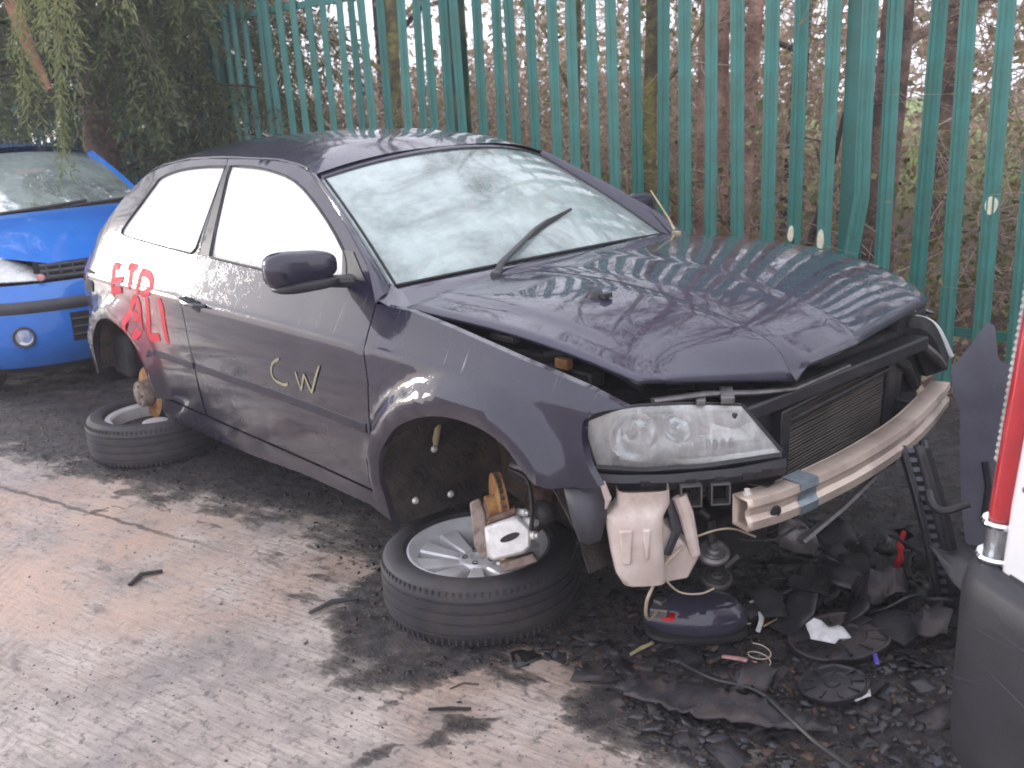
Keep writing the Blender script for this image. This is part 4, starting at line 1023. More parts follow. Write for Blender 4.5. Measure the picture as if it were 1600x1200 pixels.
# ------------------------------------------------------------------ the blue car behind
bc = thing('blue_car', 'bright blue small hatchback facing the wreck, black grille and strip across its bumper', 'car', (-3.74, -.42, 0), R(2))
def bplan(y): return -.30 * abs(y / .82) ** 3.2
def bsec(zz): return float(np.interp(zz, [.18, .24, .32, .42, .55, .62, .67, .70], [-.12, -.05, -.01, .0, -.005, -.012, -.03, -.06]))
def brow(z0, z1, off, y0=-.82, y1=.82, n=29, m_=7): return [[(bplan(y) + bsec(zz) + off, y, zz) for zz in np.linspace(z0, z1, m_)] for y in np.linspace(y0, y1, n)]
mb = MB(); mb.grid(brow(.20, .685, 0)); obj('front_bumper', mb, 'blue_paint', bc, smooth=60)
mb = MB(); rws = brow(.522, .598, .014, -.825, .825, 29, 4)
for r in rws: r[0] = (r[0][0] - .016, r[0][1], r[0][2]); r[-1] = (r[-1][0] - .016, r[-1][1], r[-1][2])
mb.grid(rws); obj('bumper_strip', mb, 'grey_plastic', bc, smooth=60)
mb = MB(); mb.grid(brow(.34, .505, .006, -.36, .36, 15, 4)); it = obj('lower_intake', mb, 'matt_black', bc)
for zz in (.375, .42, .465):
    mb = MB(); mb.tube([(bplan(y) + bsec(zz) + .012, y, zz) for y in np.linspace(-.355, .355, 11)], .009, 6, True); obj('intake_bar', mb, 'black_plastic', it)
mb = MB(); mb.grid(brow(.16, .215, -.02, -.75, .75, 15, 3)); obj('splitter', mb, 'black_plastic', bc)
for s in (-1, 1):
    y = .60 * s; c = V(bplan(y) + .004, y, .395); ax = V(1, .42 * s, .02)
    mb = MB(); mb.lathe([(.060, -.012), (.062, .006), (.056, .013), (.050, .010), (.046, .0)], c, ax, 26); fo = obj('fog_lamp', mb, 'grey_plastic', bc)
    mb = MB(); mb.lathe([(0, .014), (.028, .010), (.050, 0)], c, ax, 22); obj('lens', mb, 'lamp_lens', fo)
    mb = MB(); mb.lathe([(0, -.02), (.03, -.014), (.049, .0)], c, ax, 22); obj('reflector', mb, 'chrome', fo)
    rows = []
    for t in np.linspace(0, 1, 11):
        y = s * lerp(.44, .80, t); zb = lerp(.70, .71, t); zt2 = lerp(.735, .90, t ** .75) ; xf = bplan(y) * 1.05 - .06
        rows.append([V(xf + .02 - .14 * v - .10 * t * v + .02 * math.sin(PI * v), y - s * .03 * v, lerp(zb, zt2, v)) for v in np.linspace(0, 1, 7)])
    mb = MB(); mb.grid(rows); hlb = obj('headlight', mb, 'lamp_lens', bc, smooth=180)
    mb = MB(); mb.grid([[p + V(-.05, 0, 0) for p in r] for r in rows]); obj('reflector', mb, 'lamp_silver', hlb, smooth=180)
    mb = MB(); mb.lathe([(0, .012), (.02, .008), (.024, 0)], V(-.05, s * .47, .722), V(1, .2 * s, .5), 10); obj('indicator', mb, 'pink_plastic', hlb)
mb = MB(); mb.grid([[V(bplan(y) - .10, y, .69), V(bplan(y) - .105, y, .80)] for y in np.linspace(-.47, .47, 9)]); gl_ = obj('grille', mb, 'matt_black', bc)
for zz in (.712, .745, .778):
    mb = MB(); mb.tube([(bplan(y) - .045 - (zz - .7) * .25, y, zz) for y in np.linspace(-.45, .45, 13)], .011, 6, True, 1.3); obj('grille_bar', mb, 'grey_plastic', gl_)
for y in np.linspace(-.42, .42, 13):
    mb = MB(); mb.box((bplan(y) - .055, y, .745), (.02, .010, .085), Matrix.Rotation(R(-14), 3, 'Y')); obj('grille_rib', mb, 'grey_plastic', gl_)
mb = MB(); mb.grid([[V(lerp(bplan(y * .98) - .055, -1.02 - .20 * (y / .78) ** 2, t), y * lerp(.94, 1.0, t), lerp(.795, .955, t) + .055 * math.sin(PI * min(1, t * 1.0) * .55) * (1 - .55 * (y / .8) ** 2) - .05 * (abs(y) / .8) ** 4 * (1 - t)) for t in np.linspace(.30 * min(1, max(0, (abs(y) - .43) / .30)), 1, 14)] for y in np.linspace(-.78, .78, 41)], True)
obj('bonnet', mb, 'blue_paint', bc, smooth=180)
def bws(u, v): return V(lerp(-1.06 - .20 * u * u, -1.74 - .10 * u * u, v), lerp(.70, .56, v) * u, lerp(.985 - .02 * u * u, 1.375 - .05 * u * u, v) + .03 * math.sin(PI * v))
mb = MB(); mb.grid([[bws(u, v) for v in np.linspace(.02, .98, 9)] for u in np.linspace(-1, 1, 17)]); obj('windscreen', mb, 'blue_car_glass', bc, smooth=180)
mb = MB(); mb.grid([[bws(u, 0.0) + V(.10, 0, -.03), bws(u, .0) + V(.03, 0, -.005), bws(u, .05) + V(.002, 0, .004)] for u in np.linspace(-1.03, 1.03, 17)]); obj('scuttle_cowl', mb, 'matt_black', bc)
mb = MB(); mb.tube([bws(-.55, .03) + V(.02, 0, .015), bws(-.1, .05) + V(.015, 0, .015), bws(.35, .09) + V(.015, 0, .012)], .012, 6); mb.tube([bws(.15, .03) + V(.02, 0, .015), bws(.8, .07) + V(.015, 0, .015)], .012, 6); obj('wiper_arm', mb, 'black_plastic', bc)
mb = MB(); mb.grid([[V(lerp(-1.73 - .10 * u * u, -3.35, t), u * lerp(.575, .56, t), 1.385 - .055 * u * u + .05 * math.sin(PI * (.15 + .7 * t)) - .16 * max(0, t - .75) / .25 - .04 * abs(u) ** 6) for t in np.linspace(0, 1, 14)] for u in np.linspace(-1.03, 1.03, 17)], True); obj('roof', mb, 'blue_paint', bc, smooth=180)
mb = MB(); mb.grid([[V(lerp(-3.35, -3.62, t), u * lerp(.56, .76, t), lerp(1.24, .95, t)) for t in np.linspace(0, 1, 4)] for u in np.linspace(-1, 1, 7)], True); mb.grid([[V(lerp(-3.62, -3.66, t), u * .78, lerp(.95, .22, t)) for t in np.linspace(0, 1, 4)] for u in np.linspace(-1, 1, 7)], True); obj('tailgate', mb, 'blue_paint', bc)
for s in (-1, 1):
    mb = MB()
    rows = []
    for v in np.linspace(0, 1, 9):
        a = bws(s, v); o_ = V(lerp(-1.32, -1.86, v), s * lerp(.775, .60, v), lerp(.95, 1.345, v)); rows.append([a + V(.0, 0, .0), a.lerp(o_, .5) + V(.03, s * .012, .012), o_])
    mb.grid(rows); obj('windscreen_pillar', mb, 'blue_paint', bc, smooth=60)
    ysd = lambda x, zz: s * (.815 - .04 * max(0, (zz - .7) / .3) - .02 * max(0, .35 - zz) - .16 * max(0, -.35 - (-x) * -1 + 0) * 0)
    def arch(x): 
        for cxx in (-.68, -3.05):
            if abs(x - cxx) < .34: return .30 + math.sqrt(.34 ** 2 - (x - cxx) ** 2)
        return .20
    mb = MB(); mb.grid([[V(x, s * (.82 - .05 * max(0, (lerp(arch(x), .95, t) - .65) / .3) ** 2 - .10 * max(0, x + .45) / .2), lerp(arch(x), .955 - .09 * max(0, x + 1.1) / .85, t)) for t in np.linspace(0, 1, 8)] for x in np.linspace(-.26, -3.64, 61)]); obj('body_side', mb, 'blue_paint', bc, smooth=60)
    mb = MB(); mb.add([(-1.34, s * .765, .955), (-1.92, s * .60, 1.34), (-3.3, s * .585, 1.32), (-3.58, s * .75, .965)], [(0, 1, 2, 3)]); obj('side_window', mb, 'van_glass', bc)
    for xx in (-.68, -3.05):
        mb = MB(); mb.lathe([(.18, -.08), (.27, -.09), (.295, -.07), (.30, .07), (.27, .09), (.18, .08)], (xx, s * .72, .30), (0, 1, 0), 32); wb = obj('wheel', mb, 'rubber', bc)
        mb = MB(); mb.lathe([(0, .05), (.06, .05), (.17, .03), (.19, .07)], (xx, s * .72, .30), (0, s, 0), 24); obj('hubcap', mb, 'dull_steel', wb)
mb = MB(); mb.box((-1.9, 0, .25), (3.0, 1.3, .12)); mb.box((-.7, 0, .55), (.6, 1.2, .45)); mb.box((-1.1, 0, .7), (.1, 1.4, .4)); obj('floor_pan', mb, 'matt_black', bc)
mb = MB(); mb.box((-1.45, 0, .86), (.4, 1.36, .14)); mb.box((-2.2, -.36, .85), (.16, .48, .7)); mb.box((-2.2, .36, .85), (.16, .48, .7)); obj('cabin_interior', mb, 'seat_cloth', bc, bevel=.04)
mb = sup((-1.30, .88, 1.0), (.08, .10, .07), 2.8, 8); obj('door_mirror', mb, 'blue_paint', bc)

# ------------------------------------------------------------------ the van on the right: rear corner and side
van = thing('white_van', 'white van with a tall red corner lamp above a dark grey bumper', 'van', (1.349, -.603, 0), R(-28.4))
prof_b = [(.61, 0), (.75, .006), (.9, .020), (1.15, .045), (1.5, .095), (1.75, .16), (1.84, .26)]
def vrow(zz, ins):
    pts = []; rr = .03
    for a in np.linspace(PI, 1.5 * PI, 7): pts.append((.018 + rr + rr * math.cos(a), rr + ins + rr * math.sin(a)))
    for x in (.6, 1.2, 2.0, 3.0, 3.7): pts.append((x, ins))
    for a in np.linspace(0, 1, 5): pts.append((3.9 + .25 * math.sin(a * PI / 2) - .35 * max(0, zz - 1.0), ins + .2 * a))
    P = [V(x, y, zz) for x, y in pts]; Q = [V(p.x, 1.74 - p.y, p.z) for p in P]
    return P + Q[::-1] + P[:1]
mb = MB(); mb.grid([vrow(zz, i_) for zz, i_ in prof_b], True); mb.add(vrow(1.84, .2)[:-1], [tuple(range(len(vrow(1.84, .2)) - 1))]); obj('body_shell', mb, 'white_paint', van, smooth=50)
mb = MB(); mb.tube([(.06, .0, .612), (.6, -.004, .612), (1.2, -.004, .612), (2, -.004, .612)], .005, 5); obj('body_seam', mb, 'matt_black', van)
# bumper wrapping the corner
def brnd(off, zz):
    pts = []; rr = .13
    pts.append(V(-.085 - off, 1.2, zz)); pts.append(V(-.085 - off, .6, zz))
    for a in np.linspace(PI, 1.5 * PI, 10): pts.append(V(-.085 - off + rr + off + (rr + off) * math.cos(a) , rr - .055 + (rr + off) * math.sin(a), zz))
    pts += [V(.35, -.055 - off, zz), V(.70, -.055 - off, zz), V(.72, -.02, zz)]
    return pts
mb = MB(); mb.grid([brnd(-.055, .612), brnd(-.030, .611), brnd(-.012, .602), brnd(-.003, .588), brnd(.004, .55), brnd(.004, .40), brnd(.003, .24), brnd(-.004, .17), brnd(-.03, .13)]); obj('rear_bumper', mb, 'bumper_plastic', van, smooth=60)
# lamp column
def lean(m_):
    m_.v = [(x - .015 * max(0, z_ - .7), y + .10 * max(0, z_ - .7), z_) for x, y, z_ in m_.v]; return m_
mb = MB(); LC = V(-.012, .030, 0)
mb.lathe([(0, .70), (.025, .70), (.027, .72), (.027, 1.15), (.025, 1.40), (.0, 1.41)], LC, (0, 0, 1), 22); lamp = obj('tail_lamp', lean(mb), 'red_lens', van)
mb = MB(); pr = []
for k in range(46): pr += [(.021, .80 + k * .014), (.0245, .807 + k * .014)]
mb.lathe(pr, LC + V(-.040, .022, 0), (0, 0, 1), 14); obj('ribbed_lens', lean(mb), 'lamp_lens', lamp, smooth=0)
for zz, r_ in ((.692, .036), (.618, .041)):
    mb = MB(); mb.lathe([(0, .006), (r_, .008), (r_ + .003, .002), (r_, -.005), (0, -.006)], LC + V(0, 0, zz), (0, 0, 1), 26); obj('chrome_ring', mb, 'chrome', lamp)
mb = MB(); mb.lathe([(.030, .62), (.029, .655), (.030, .69)], LC, (0, 0, 1), 22); obj('reversing_lens', mb, 'clear_lens', lamp)
mb = MB(); mb.box(LC + V(.008, .0, .655), (.02, .02, .06)); obj('bulb_holder', mb, 'dark_metal', lamp)
for xx in (.95, 3.2):
    mb = MB(); mb.lathe([(.19, -.09), (.29, -.1), (.32, -.07), (.32, .07), (.29, .09), (.19, .08)], (xx, .12, .32), (0, 1, 0), 32); wv = obj('wheel', mb, 'rubber', van)
    mb = MB(); mb.lathe([(0, .03), (.08, .03), (.18, .01), (.2, .06)], (xx, .12, .32), (0, -1, 0), 24); obj('hubcap', mb, 'dull_steel', wv)
mb = MB(); mb.box((2.0, .87, .45), (3.6, 1.5, .34)); obj('underbody', mb, 'matt_black', van)
mb = MB(); mb.add([(2.75, -.001, 1.15), (3.45, -.001, 1.15), (3.3, .045, 1.55), (2.75, .045, 1.55)], [(0, 1, 2, 3)]); obj('side_window', mb, 'van_glass', van)

for zz, xx in ((.80, .028), (1.05, .028), (1.32, .030)):
    mb = MB(); mb.lathe([(0, .004), (.006, .003), (.007, 0)], (xx + .05, -.002, zz), (0, -1, 0), 10); obj('lamp_screw', mb, 'dull_steel', lamp)
for k, (xx, zz, ll, tl_) in enumerate(((.02, .50, .16, .02), (.06, .44, .22, -.03), (-.01, .36, .10, .04), (.10, .53, .12, 0))):
    mb = MB(); mb.tube([(xx, -.060, zz), (xx + ll * .5, -.0605, zz + tl_ * .5), (xx + ll, -.060, zz + tl_)], [.0006, .0022, .0006], 5, True, .4); obj('bumper_scrape', mb, 'grey_plastic', van)
# ------------------------------------------------------------------ palisade fence
FA = math.atan2(FD[1], FD[0])
nt = MATS['fence_green'].node_tree; g = G(nt); b = nt.nodes['Principled BSDF']
oi = g.n('ShaderNodeObjectInfo'); lk = b.inputs['Base Color'].links[0].from_socket
hs_ = g.n('ShaderNodeHueSaturation'); g.l(lk, hs_.inputs['Color']); g.l(g.ramp(oi.outputs['Random'], 0, 1, .8, 1.25), hs_.inputs['Value']); g.l(g.ramp(oi.outputs['Random'], 0, 1, 1.06, .9), hs_.inputs['Saturation'])
g.l(hs_.outputs[0], b.inputs['Base Color'])
fence = thing('palisade_fence', 'tall green steel palisade fence running behind the cars', 'fence', (F0[0], F0[1], 0), FA)
fp = [(-.0385, 0), (-.026, .003), (-.014, .018), (0, .009), (.014, .018), (.026, .003), (.0385, 0)]
def pale_mesh(path):
    """path: list of (dx, z) down the paling"""
    mb = MB(); rows = []
    for dx, zz in path: rows.append([V(x + dx, y, zz) for x, y in fp] + [V(x + dx, y - .004, zz) for x, y in fp[::-1]] + [V(fp[0][0] + dx, fp[0][1], zz)])
    mb.grid(rows); dx, zz = path[-1]
    for x0, x1, t, lx in ((-.035, -.013, .05, -.012), (-.013, .013, .085, 0), (.013, .035, .05, .012)):
        y0 = .008; mb.add([(x0 + dx, y0 - .006, zz), (x1 + dx, y0 - .006, zz), ((x0 + x1) / 2 + dx, y0 + .006, zz), ((x0 + x1) / 2 + lx + dx, y0 + .02, zz + t)], [(0, 1, 3), (1, 2, 3), (2, 0, 3)])
    return mb
base = obj('paling', pale_mesh([(0, .06), (0, 2.36)]), 'fence_green', fence, smooth=0)
spos = [-1.4, -1.24, -1.09, -.93, -.77, -.62, -.465, -.31, -.155, 0, .161, .323, .490, .802, .965, 1.11, 1.275, 1.447, 1.607, 1.764, 1.919, 2.075, 2.218, 2.371, 2.504, 2.661, 2.803, 2.955, 3.106, 3.262, 3.405, 3.546, 3.679, 3.84, 4.005, 4.14, 4.268, 4.438, 4.602]
while spos[-1] < 12.5: spos.append(spos[-1] + .157 + rng.uniform(-.012, .012))
pales = {}
for i, s in enumerate(spos):
    o = base if i == 0 else base.copy()
    if i: COL.objects.link(o)
    o.location = (s, rng.uniform(-.004, .004), rng.uniform(-.02, .02)); o.rotation_euler = (R(rng.uniform(-.6, .6)), R(rng.uniform(-.9, .9)), R(rng.uniform(-4, 4)))
    pales[s] = o
bent = obj('paling', pale_mesh([(.10, .06), (.075, .35), (.04, .68), (-.004, 1.0), (.0, 1.25), (0, 1.7), (.0, 2.36)]), 'fence_green', fence, smooth=0)
bent.location = (.605, .016, 0); bent['label'] = 'paling kinked outwards near its foot'
for s, zz, h, w in ((.965, .80, .085, .03), (.802, .775, .105, .036), (0, .975, .085, .055)):
    mb = MB(); n = 14; P = [V(s + w / 2 * math.cos(q) * (1 + .3 * noise.noise((math.cos(q), math.sin(q), s * 5))), .0215 + .002, zz + h / 2 * math.sin(q) * (1 + .25 * noise.noise((math.sin(q), math.cos(q), s * 9)))) for q in np.linspace(0, 2 * PI, n + 1)[:-1]]
    mb.add(P + [V(s, .0235, zz)] + [p + V(0, -.012, 0) for p in P], [(i, (i + 1) % n, n) for i in range(n)] + [(i, n + 1 + i, n + 1 + (i + 1) % n, (i + 1) % n) for i in range(n)]); obj('paint_chip', mb, 'cream_chip', fence)
for zz in (.34, 2.27):
    mb = MB(); mb.prism([(0, 0), (.045, 0), (.045, .005), (.005, .005), (.005, .045), (0, .045)], (V(-1.5, -.012, zz), V(0, -1, 0), V(0, 0, 1), V(1, 0, 0)), 0, 14.1); obj('rail', mb, 'fence_green', fence, smooth=0)
def post(s, mat, w=.085):
    mb = MB(); d = .10; y0 = -.06 - d
    mb.prism([(-w / 2, 0), (w / 2, 0), (w / 2, .007), (.004, .007), (.004, d - .007), (w / 2, d - .007), (w / 2, d), (-w / 2, d), (-w / 2, d - .007), (-.004, d - .007), (-.004, .007), (-w / 2, .007)], (V(s, y0, 0), V(1, 0, 0), V(0, 1, 0), V(0, 0, 1)), 0, 2.42)
    o = obj('post', mb, mat, fence, smooth=0); o['label'] = 'mossy olive post' if mat == 'fence_post_green' else 'plain green post'
post(-2.05, 'fence_green'); post(.70, 'fence_green'); post(3.40, 'fence_post_green', .10); post(6.13, 'fence_green', .11); post(8.9, 'fence_green'); post(11.6, 'fence_green')

# ------------------------------------------------------------------ vegetation beyond the fence
def FPt(s, d, zz=0.): 
    p = F0 + FD * s + FN * d; return np.array((p[0], p[1], zz))
def np_tubes(start, direc, length, r0, seg=3, bend=.25, up=0., taper=.25):
    """many thin three-sided twigs at once -> (verts, faces)"""
    n = len(start); d = direc / np.linalg.norm(direc, axis=1, keepdims=True)
    P = [start]; cur = d.copy()
    for k in range(seg):
        cur = cur + rng.normal(0, bend, (n, 3)) + np.array((0, 0, up)); cur /= np.linalg.norm(cur, axis=1, keepdims=True)
        P.append(P[-1] + cur * (length / seg)[:, None])
    P = np.stack(P, 1)                                              # n, seg+1, 3
    a = np.cross(d, rng.normal(0, 1, (n, 3))); a /= np.linalg.norm(a, axis=1, keepdims=True); b_ = np.cross(d, a)
    vs = []
    for k in range(seg + 1):
        r = (r0 * (1 - (1 - taper) * k / seg))[:, None]
        for j in range(3):
            q = 2 * PI * j / 3; vs.append(P[:, k] + r * (a * math.cos(q) + b_ * math.sin(q)))
    Vt = np.stack(vs, 1).reshape(-1, 3); m_ = 3 * (seg + 1)
    F = []
    for k in range(seg):
        for j in range(3): F.append((k * 3 + j, k * 3 + (j + 1) % 3, (k + 1) * 3 + (j + 1) % 3, (k + 1) * 3 + j))
    F = (np.arange(n)[:, None, None] * m_ + np.array(F)[None]).reshape(-1, 4)
    return Vt, F, P
def np_leaves(c, l, w, flat=0., direc=None):
    """kite-shaped leaves at c"""
    n = len(c); a = rng.normal(0, 1, (n, 3)) if direc is None else direc + rng.normal(0, .35, (n, 3))
    if flat: a[:, 2] *= (1 - flat)
    a /= np.linalg.norm(a, axis=1, keepdims=True); b_ = np.cross(a, rng.normal(0, 1, (n, 3)) * np.array((1, 1, 1)) + np.array((0, 0, 3 * flat))[None]); 
    b_ = np.cross(np.cross(a, b_), a) if False else b_
    b_ /= np.linalg.norm(b_, axis=1, keepdims=True)
    l = np.asarray(l)[:, None]; w = np.asarray(w)[:, None]; nn = np.cross(a, b_)
    Vt = np.stack([c, c + a * l * .45 + b_ * w + nn * w * .3, c + a * l, c + a * l * .45 - b_ * w + nn * w * .3], 1).reshape(-1, 3)
    return Vt, np.arange(n * 4).reshape(-1, 4)
def np_obj(name, parts, mats, parent=None, kind=None):
    vs, fs, mi, o = [], [], [], 0
    for (v, f), m_ in parts: vs.append(v); fs.append(f + o); mi.append(np.full(len(f), m_)); o += len(v)
    v = np.concatenate(vs); f = np.concatenate(fs); mi = np.concatenate(mi)
    me = bpy.data.meshes.new(name)
    me.vertices.add(len(v)); me.vertices.foreach_set('co', v.astype(np.float32).ravel())
    me.loops.add(f.size); me.loops.foreach_set('vertex_index', f.astype(np.int32).ravel())
    me.polygons.add(len(f)); me.polygons.foreach_set('loop_start', np.arange(len(f), dtype=np.int32) * 4)
    for k in mats: me.materials.append(MATS[k])
    me.polygons.foreach_set('material_index', mi.astype(np.int32)); me.update(calc_edges=True); me.validate()
    ob = bpy.data.objects.new(name, me); COL.objects.link(ob)
    if parent is not None: ob.parent = parent
    if kind: ob['kind'] = kind
    return ob

def tree(name, label, base, h, r, lean, bark, twmat, n_limb=9, n_twig=900, leaf=None, n_leaf=0, spread=1.0, group=None, clear=.25):
    root = thing(name, label, 'tree', tuple(base), 0, group)
    pts = [V(0, 0, -.1)]; 
    for k in range(1, 8):
        t = k / 7; pts.append(V(lean[0] * t + .05 * h * .1 * noise.noise((base[0], k * .7, 1)), lean[1] * t + .05 * h * .1 * noise.noise((base[1], k * .7, 5)), h * t))
    mb = MB(); mb.tube(pts, [r * (1.25 if k == 0 else 1 - .75 * k / 7) for k in range(8)], 12)
    mb.v = [tuple(Vector(p) + Vector(p).normalized() * 0 + V(*(r * .16 * noise.noise((p[0] * 9, p[1] * 9, p[2] * 2.5 + q)) for q in (0, 9, 21)))) for p in mb.v]
    obj('trunk', mb, bark, root, smooth=60)
    st, di, le, rr = [], [], [], []
    mbl = MB()
    for k in range(n_limb):
        t = lerp(clear, .97, (k + rng.uniform(0, .8)) / n_limb); i = min(6, int(t * 7)); p = pts[i].lerp(pts[i + 1], t * 7 - i)
        az = rng.uniform(0, 2 * PI); L = h * lerp(.34, .14, t) * spread * rng.uniform(.7, 1.2); d = V(math.cos(az), math.sin(az), rng.uniform(.25, .9)).normalized()
        q = [p]; 
        for j in range(5): d = (d + V(*rng.normal(0, .16, 3)) + V(0, 0, .05)).normalized(); q.append(q[-1] + d * L / 5)
        mbl.tube(q, [r * .38 * (1 - .16 * j) * (1 - .5 * t) for j in range(6)], 6)
        m_ = n_twig // n_limb
        for _ in range(m_):
            u = rng.uniform(.15, 1) * 5; j = min(4, int(u)); st.append(q[j].lerp(q[j + 1], u - j)); di.append((q[j + 1] - q[j]).normalized() + V(*rng.normal(0, .7, 3))); le.append(rng.uniform(.15, .75) * L * .55); rr.append(rng.uniform(.002, .006))
    br = obj('limbs', mbl, bark, root, smooth=60)
    if st:
        v, f, P = np_tubes(np.array([tuple(p) for p in st]), np.array([tuple(p) for p in di]), np.array(le), np.array(rr))
        parts = [((v, f), 0)]; mats = [twmat]
        if leaf:
            ids = rng.integers(0, len(P), n_leaf); c = P[ids, rng.integers(1, 4, n_leaf)] + rng.normal(0, .03, (n_leaf, 3))
            parts.append((np_leaves(c, rng.uniform(.03, .07, n_leaf), rng.uniform(.01, .022, n_leaf)), 1)); mats.append(leaf)
        np_obj('crown', parts, mats, root)
    return root
TG = 'trees beyond the fence'
tree('bare_tree', 'slim mossy yellow-green trunk just behind the fence beside the pink trunk', (-2.15, 2.35, 0), 5.2, .055, (.10, .15), 'bark_moss', 'twig', 7, 500, 'ivy_leaves', 500, group=TG)
tree('bare_tree', 'stout pinkish brown trunk behind the fence above the bonnet', (-2.12, 2.95, 0), 6.5, .125, (.12, .2), 'bark_pink', 'twig', 9, 900, 'dead_leaves', 600, group=TG)
tree('bare_tree', 'pale peeling stem leaning against the stout pink trunk', (-1.86, 2.92, 0), 5.5, .065, (.05, .5), 'bark_pink', 'twig', 6, 500, group=TG)
tree('bare_tree', 'dark brown trunk behind the kinked paling', (-.82, 2.85, 0), 6.0, .105, (.05, .3), 'bark_brown', 'twig_dark', 9, 900, 'dead_leaves', 500, group=TG)
tree('bare_tree', 'thin yellow mossy stem left of the slim mossy trunk', (-3.05, 2.6, 0), 5.0, .045, (.12, .1), 'bark_moss', 'twig', 7, 500, 'ivy_leaves', 300, group=TG)
tree('bare_tree', 'olive trunk left of the mossy fence post', (-5.1, 2.45, 0), 5.0, .075, (-.1, .3), 'bark_moss', 'twig', 8, 600, 'dead_leaves', 500, group=TG)
tree('bare_tree', 'grey-brown bare tree behind the rightmost palings', (.35, 4.1, 0), 6.0, .085, (-.2, .2), 'bark_brown', 'twig', 10, 1200, 'dead_leaves', 900, group=TG)
tree('bare_tree', 'tall twiggy tree filling the space behind the far end of the bonnet', (-1.6, 5.2, 0), 7.5, .11, (.2, .2), 'bark_brown', 'twig', 12, 1500, 'dead_leaves', 1500, group=TG)
tree('bare_tree', 'twiggy brown tree behind the roof, right of the white sky gap', (-3.1, 5.4, 0), 6.5, .09, (.3, .2), 'bark_dark', 'twig_dark', 12, 1500, 'dead_leaves', 1500, group=TG)
tree('bare_tree', 'dark bare tree left of the white sky gap', (-8.0, 4.4, 0), 7.5, .12, (-.2, .2), 'bark_dark', 'twig_dark', 10, 900, 'dead_leaves', 1400, group=TG)
tree('bare_tree', 'dark trunk showing low between the palings above the bonnet tip', (-1.35, 2.75, 0), 1.6, .035, (.35, .15), 'bark_dark', 'twig_dark', 5, 200, group=TG, clear=.5)

# brambles and brush: countless, so one mass each
def brush(name, n, srange, drange, zmax, lmin, lmax, mats, leafmat, n_leaf, label, upb=.35, rmin=.0015, rmax=.005, skip=None, lsz=(.025, .06)):
    s = rng.uniform(*srange, n); d = drange[0] + (drange[1] - drange[0]) * rng.uniform(0, 1, n) ** 1.2
    zz = zmax * rng.uniform(0, 1, n) ** 1.25
    k = np.ones(n, bool) if skip is None else ~skip(s, d, zz)
    s, d, zz = s[k], d[k], zz[k]; n = len(s)
    st = F0[None] + s[:, None] * FD[None] + d[:, None] * FN[None]; st = np.concatenate([st, zz[:, None]], 1)
    di = rng.normal(0, 1, (n, 3)) * np.array((1, .7, .75)) + np.array((.35, .1, upb))
    v, f, P = np_tubes(st, di, rng.uniform(lmin, lmax, n), rng.uniform(rmin, rmax, n))
    half = rng.uniform(0, 1, len(f)) < .0
    ids = rng.integers(0, n, n_leaf); c = P[ids, rng.integers(0, 4, n_leaf)] + rng.normal(0, .06, (n_leaf, 3)); c[:, 2] = np.maximum(c[:, 2], .02)
    L = np_leaves(c, rng.uniform(*lsz, n_leaf), rng.uniform(lsz[0] * .35, lsz[1] * .4, n_leaf))
    o = np_obj(name, [((v, f), 0), (L, 1)], [mats, leafmat], None, 'stuff')
    o['label'] = label; o['category'] = 'undergrowth'
    return o
def gapf(s, d, zz):
    """the clearing that lets the sky and the field show"""
    a = (s - .88 * d > 2.8) & (s - 1.25 * d < 5.0) & (zz > 1.68 + .045 * d)
    q, r_ = s - .457 * d, s - .354 * d
    b_ = (((q > .70) & (q < 1.10)) | ((r_ > .20) & (r_ < .60))) & (zz < 1.6) & (zz > .25) & (d > .4)
    return a | b_
brush('brambles', 2600, (-2.5, 8), (.35, 2.2), 1.5, .25, .9, 'twig', 'bramble_leaves', 4500, 'tangled brown brambles pressed against the back of the fence', skip=gapf)
brush('undergrowth', 4200, (-4, 11), (1.3, 5.5), 2.8, .4, 1.4, 'twig', 'bramble_leaves', 10000, 'leafless brush and dead leaves behind the fence', skip=gapf, rmax=.007, lsz=(.04, .10))
brush('far_thicket', 5200, (-8, 18), (5, 13), 2.7, .8, 2.0, 'twig', 'dead_leaves', 16000, 'dense brown thicket far behind the fence', skip=gapf, rmin=.004, rmax=.014, lsz=(.08, .2))
brush('ivy_undergrowth', 900, (-2.5, 7), (.5, 2.5), 1.0, .2, .6, 'twig_dark', 'ivy_leaves', 8000, 'dull green ivy and weeds low behind the fence', lsz=(.03, .07), skip=gapf)
brush('bank_hedge', 2500, (2.4, 8), (2.5, 5), 1.7, .4, 1.2, 'twig_dark', 'dead_leaves', 12000, 'russet hedge behind the car roof', lsz=(.05, .12))
# fallen leaves and straw on the ground beyond the fence
n = 7000; s = rng.uniform(-2.5, 9, n); d = rng.uniform(-.1, 2.6, n); c = np.concatenate([F0[None] + s[:, None] * FD[None] + d[:, None] * FN[None], rng.uniform(.04, .14, (n, 1))], 1)
c[:, 2] += .45 * (1 - np.exp(-np.clip(d - .4, 0, 9) / 5))
ll = np_obj('leaf_litter', [(np_leaves(c, rng.uniform(.04, .10, n), rng.uniform(.012, .03, n), .6), 0)], ['dead_leaves'], None, 'stuff'); ll['label'] = 'pale fallen leaves along the foot of the fence'; ll['category'] = 'leaf litter'
n = 6000; s = rng.uniform(-8, 14, n); d = rng.uniform(6, 16, n); c = np.concatenate([F0[None] + s[:, None] * FD[None] + d[:, None] * FN[None], np.full((n, 1), .40)], 1); c[:, 2] += np.clip(d - 12, 0, 9) * .012
fg = np_obj('field_grass', [(np_leaves(c, rng.uniform(.1, .25, n), rng.uniform(.008, .02, n), 0, np.array((0, 0, 1.))), 0)], ['field_grass'], None, 'stuff'); fg['label'] = 'bright green field grass glimpsed between the trunks'; fg['category'] = 'grass'

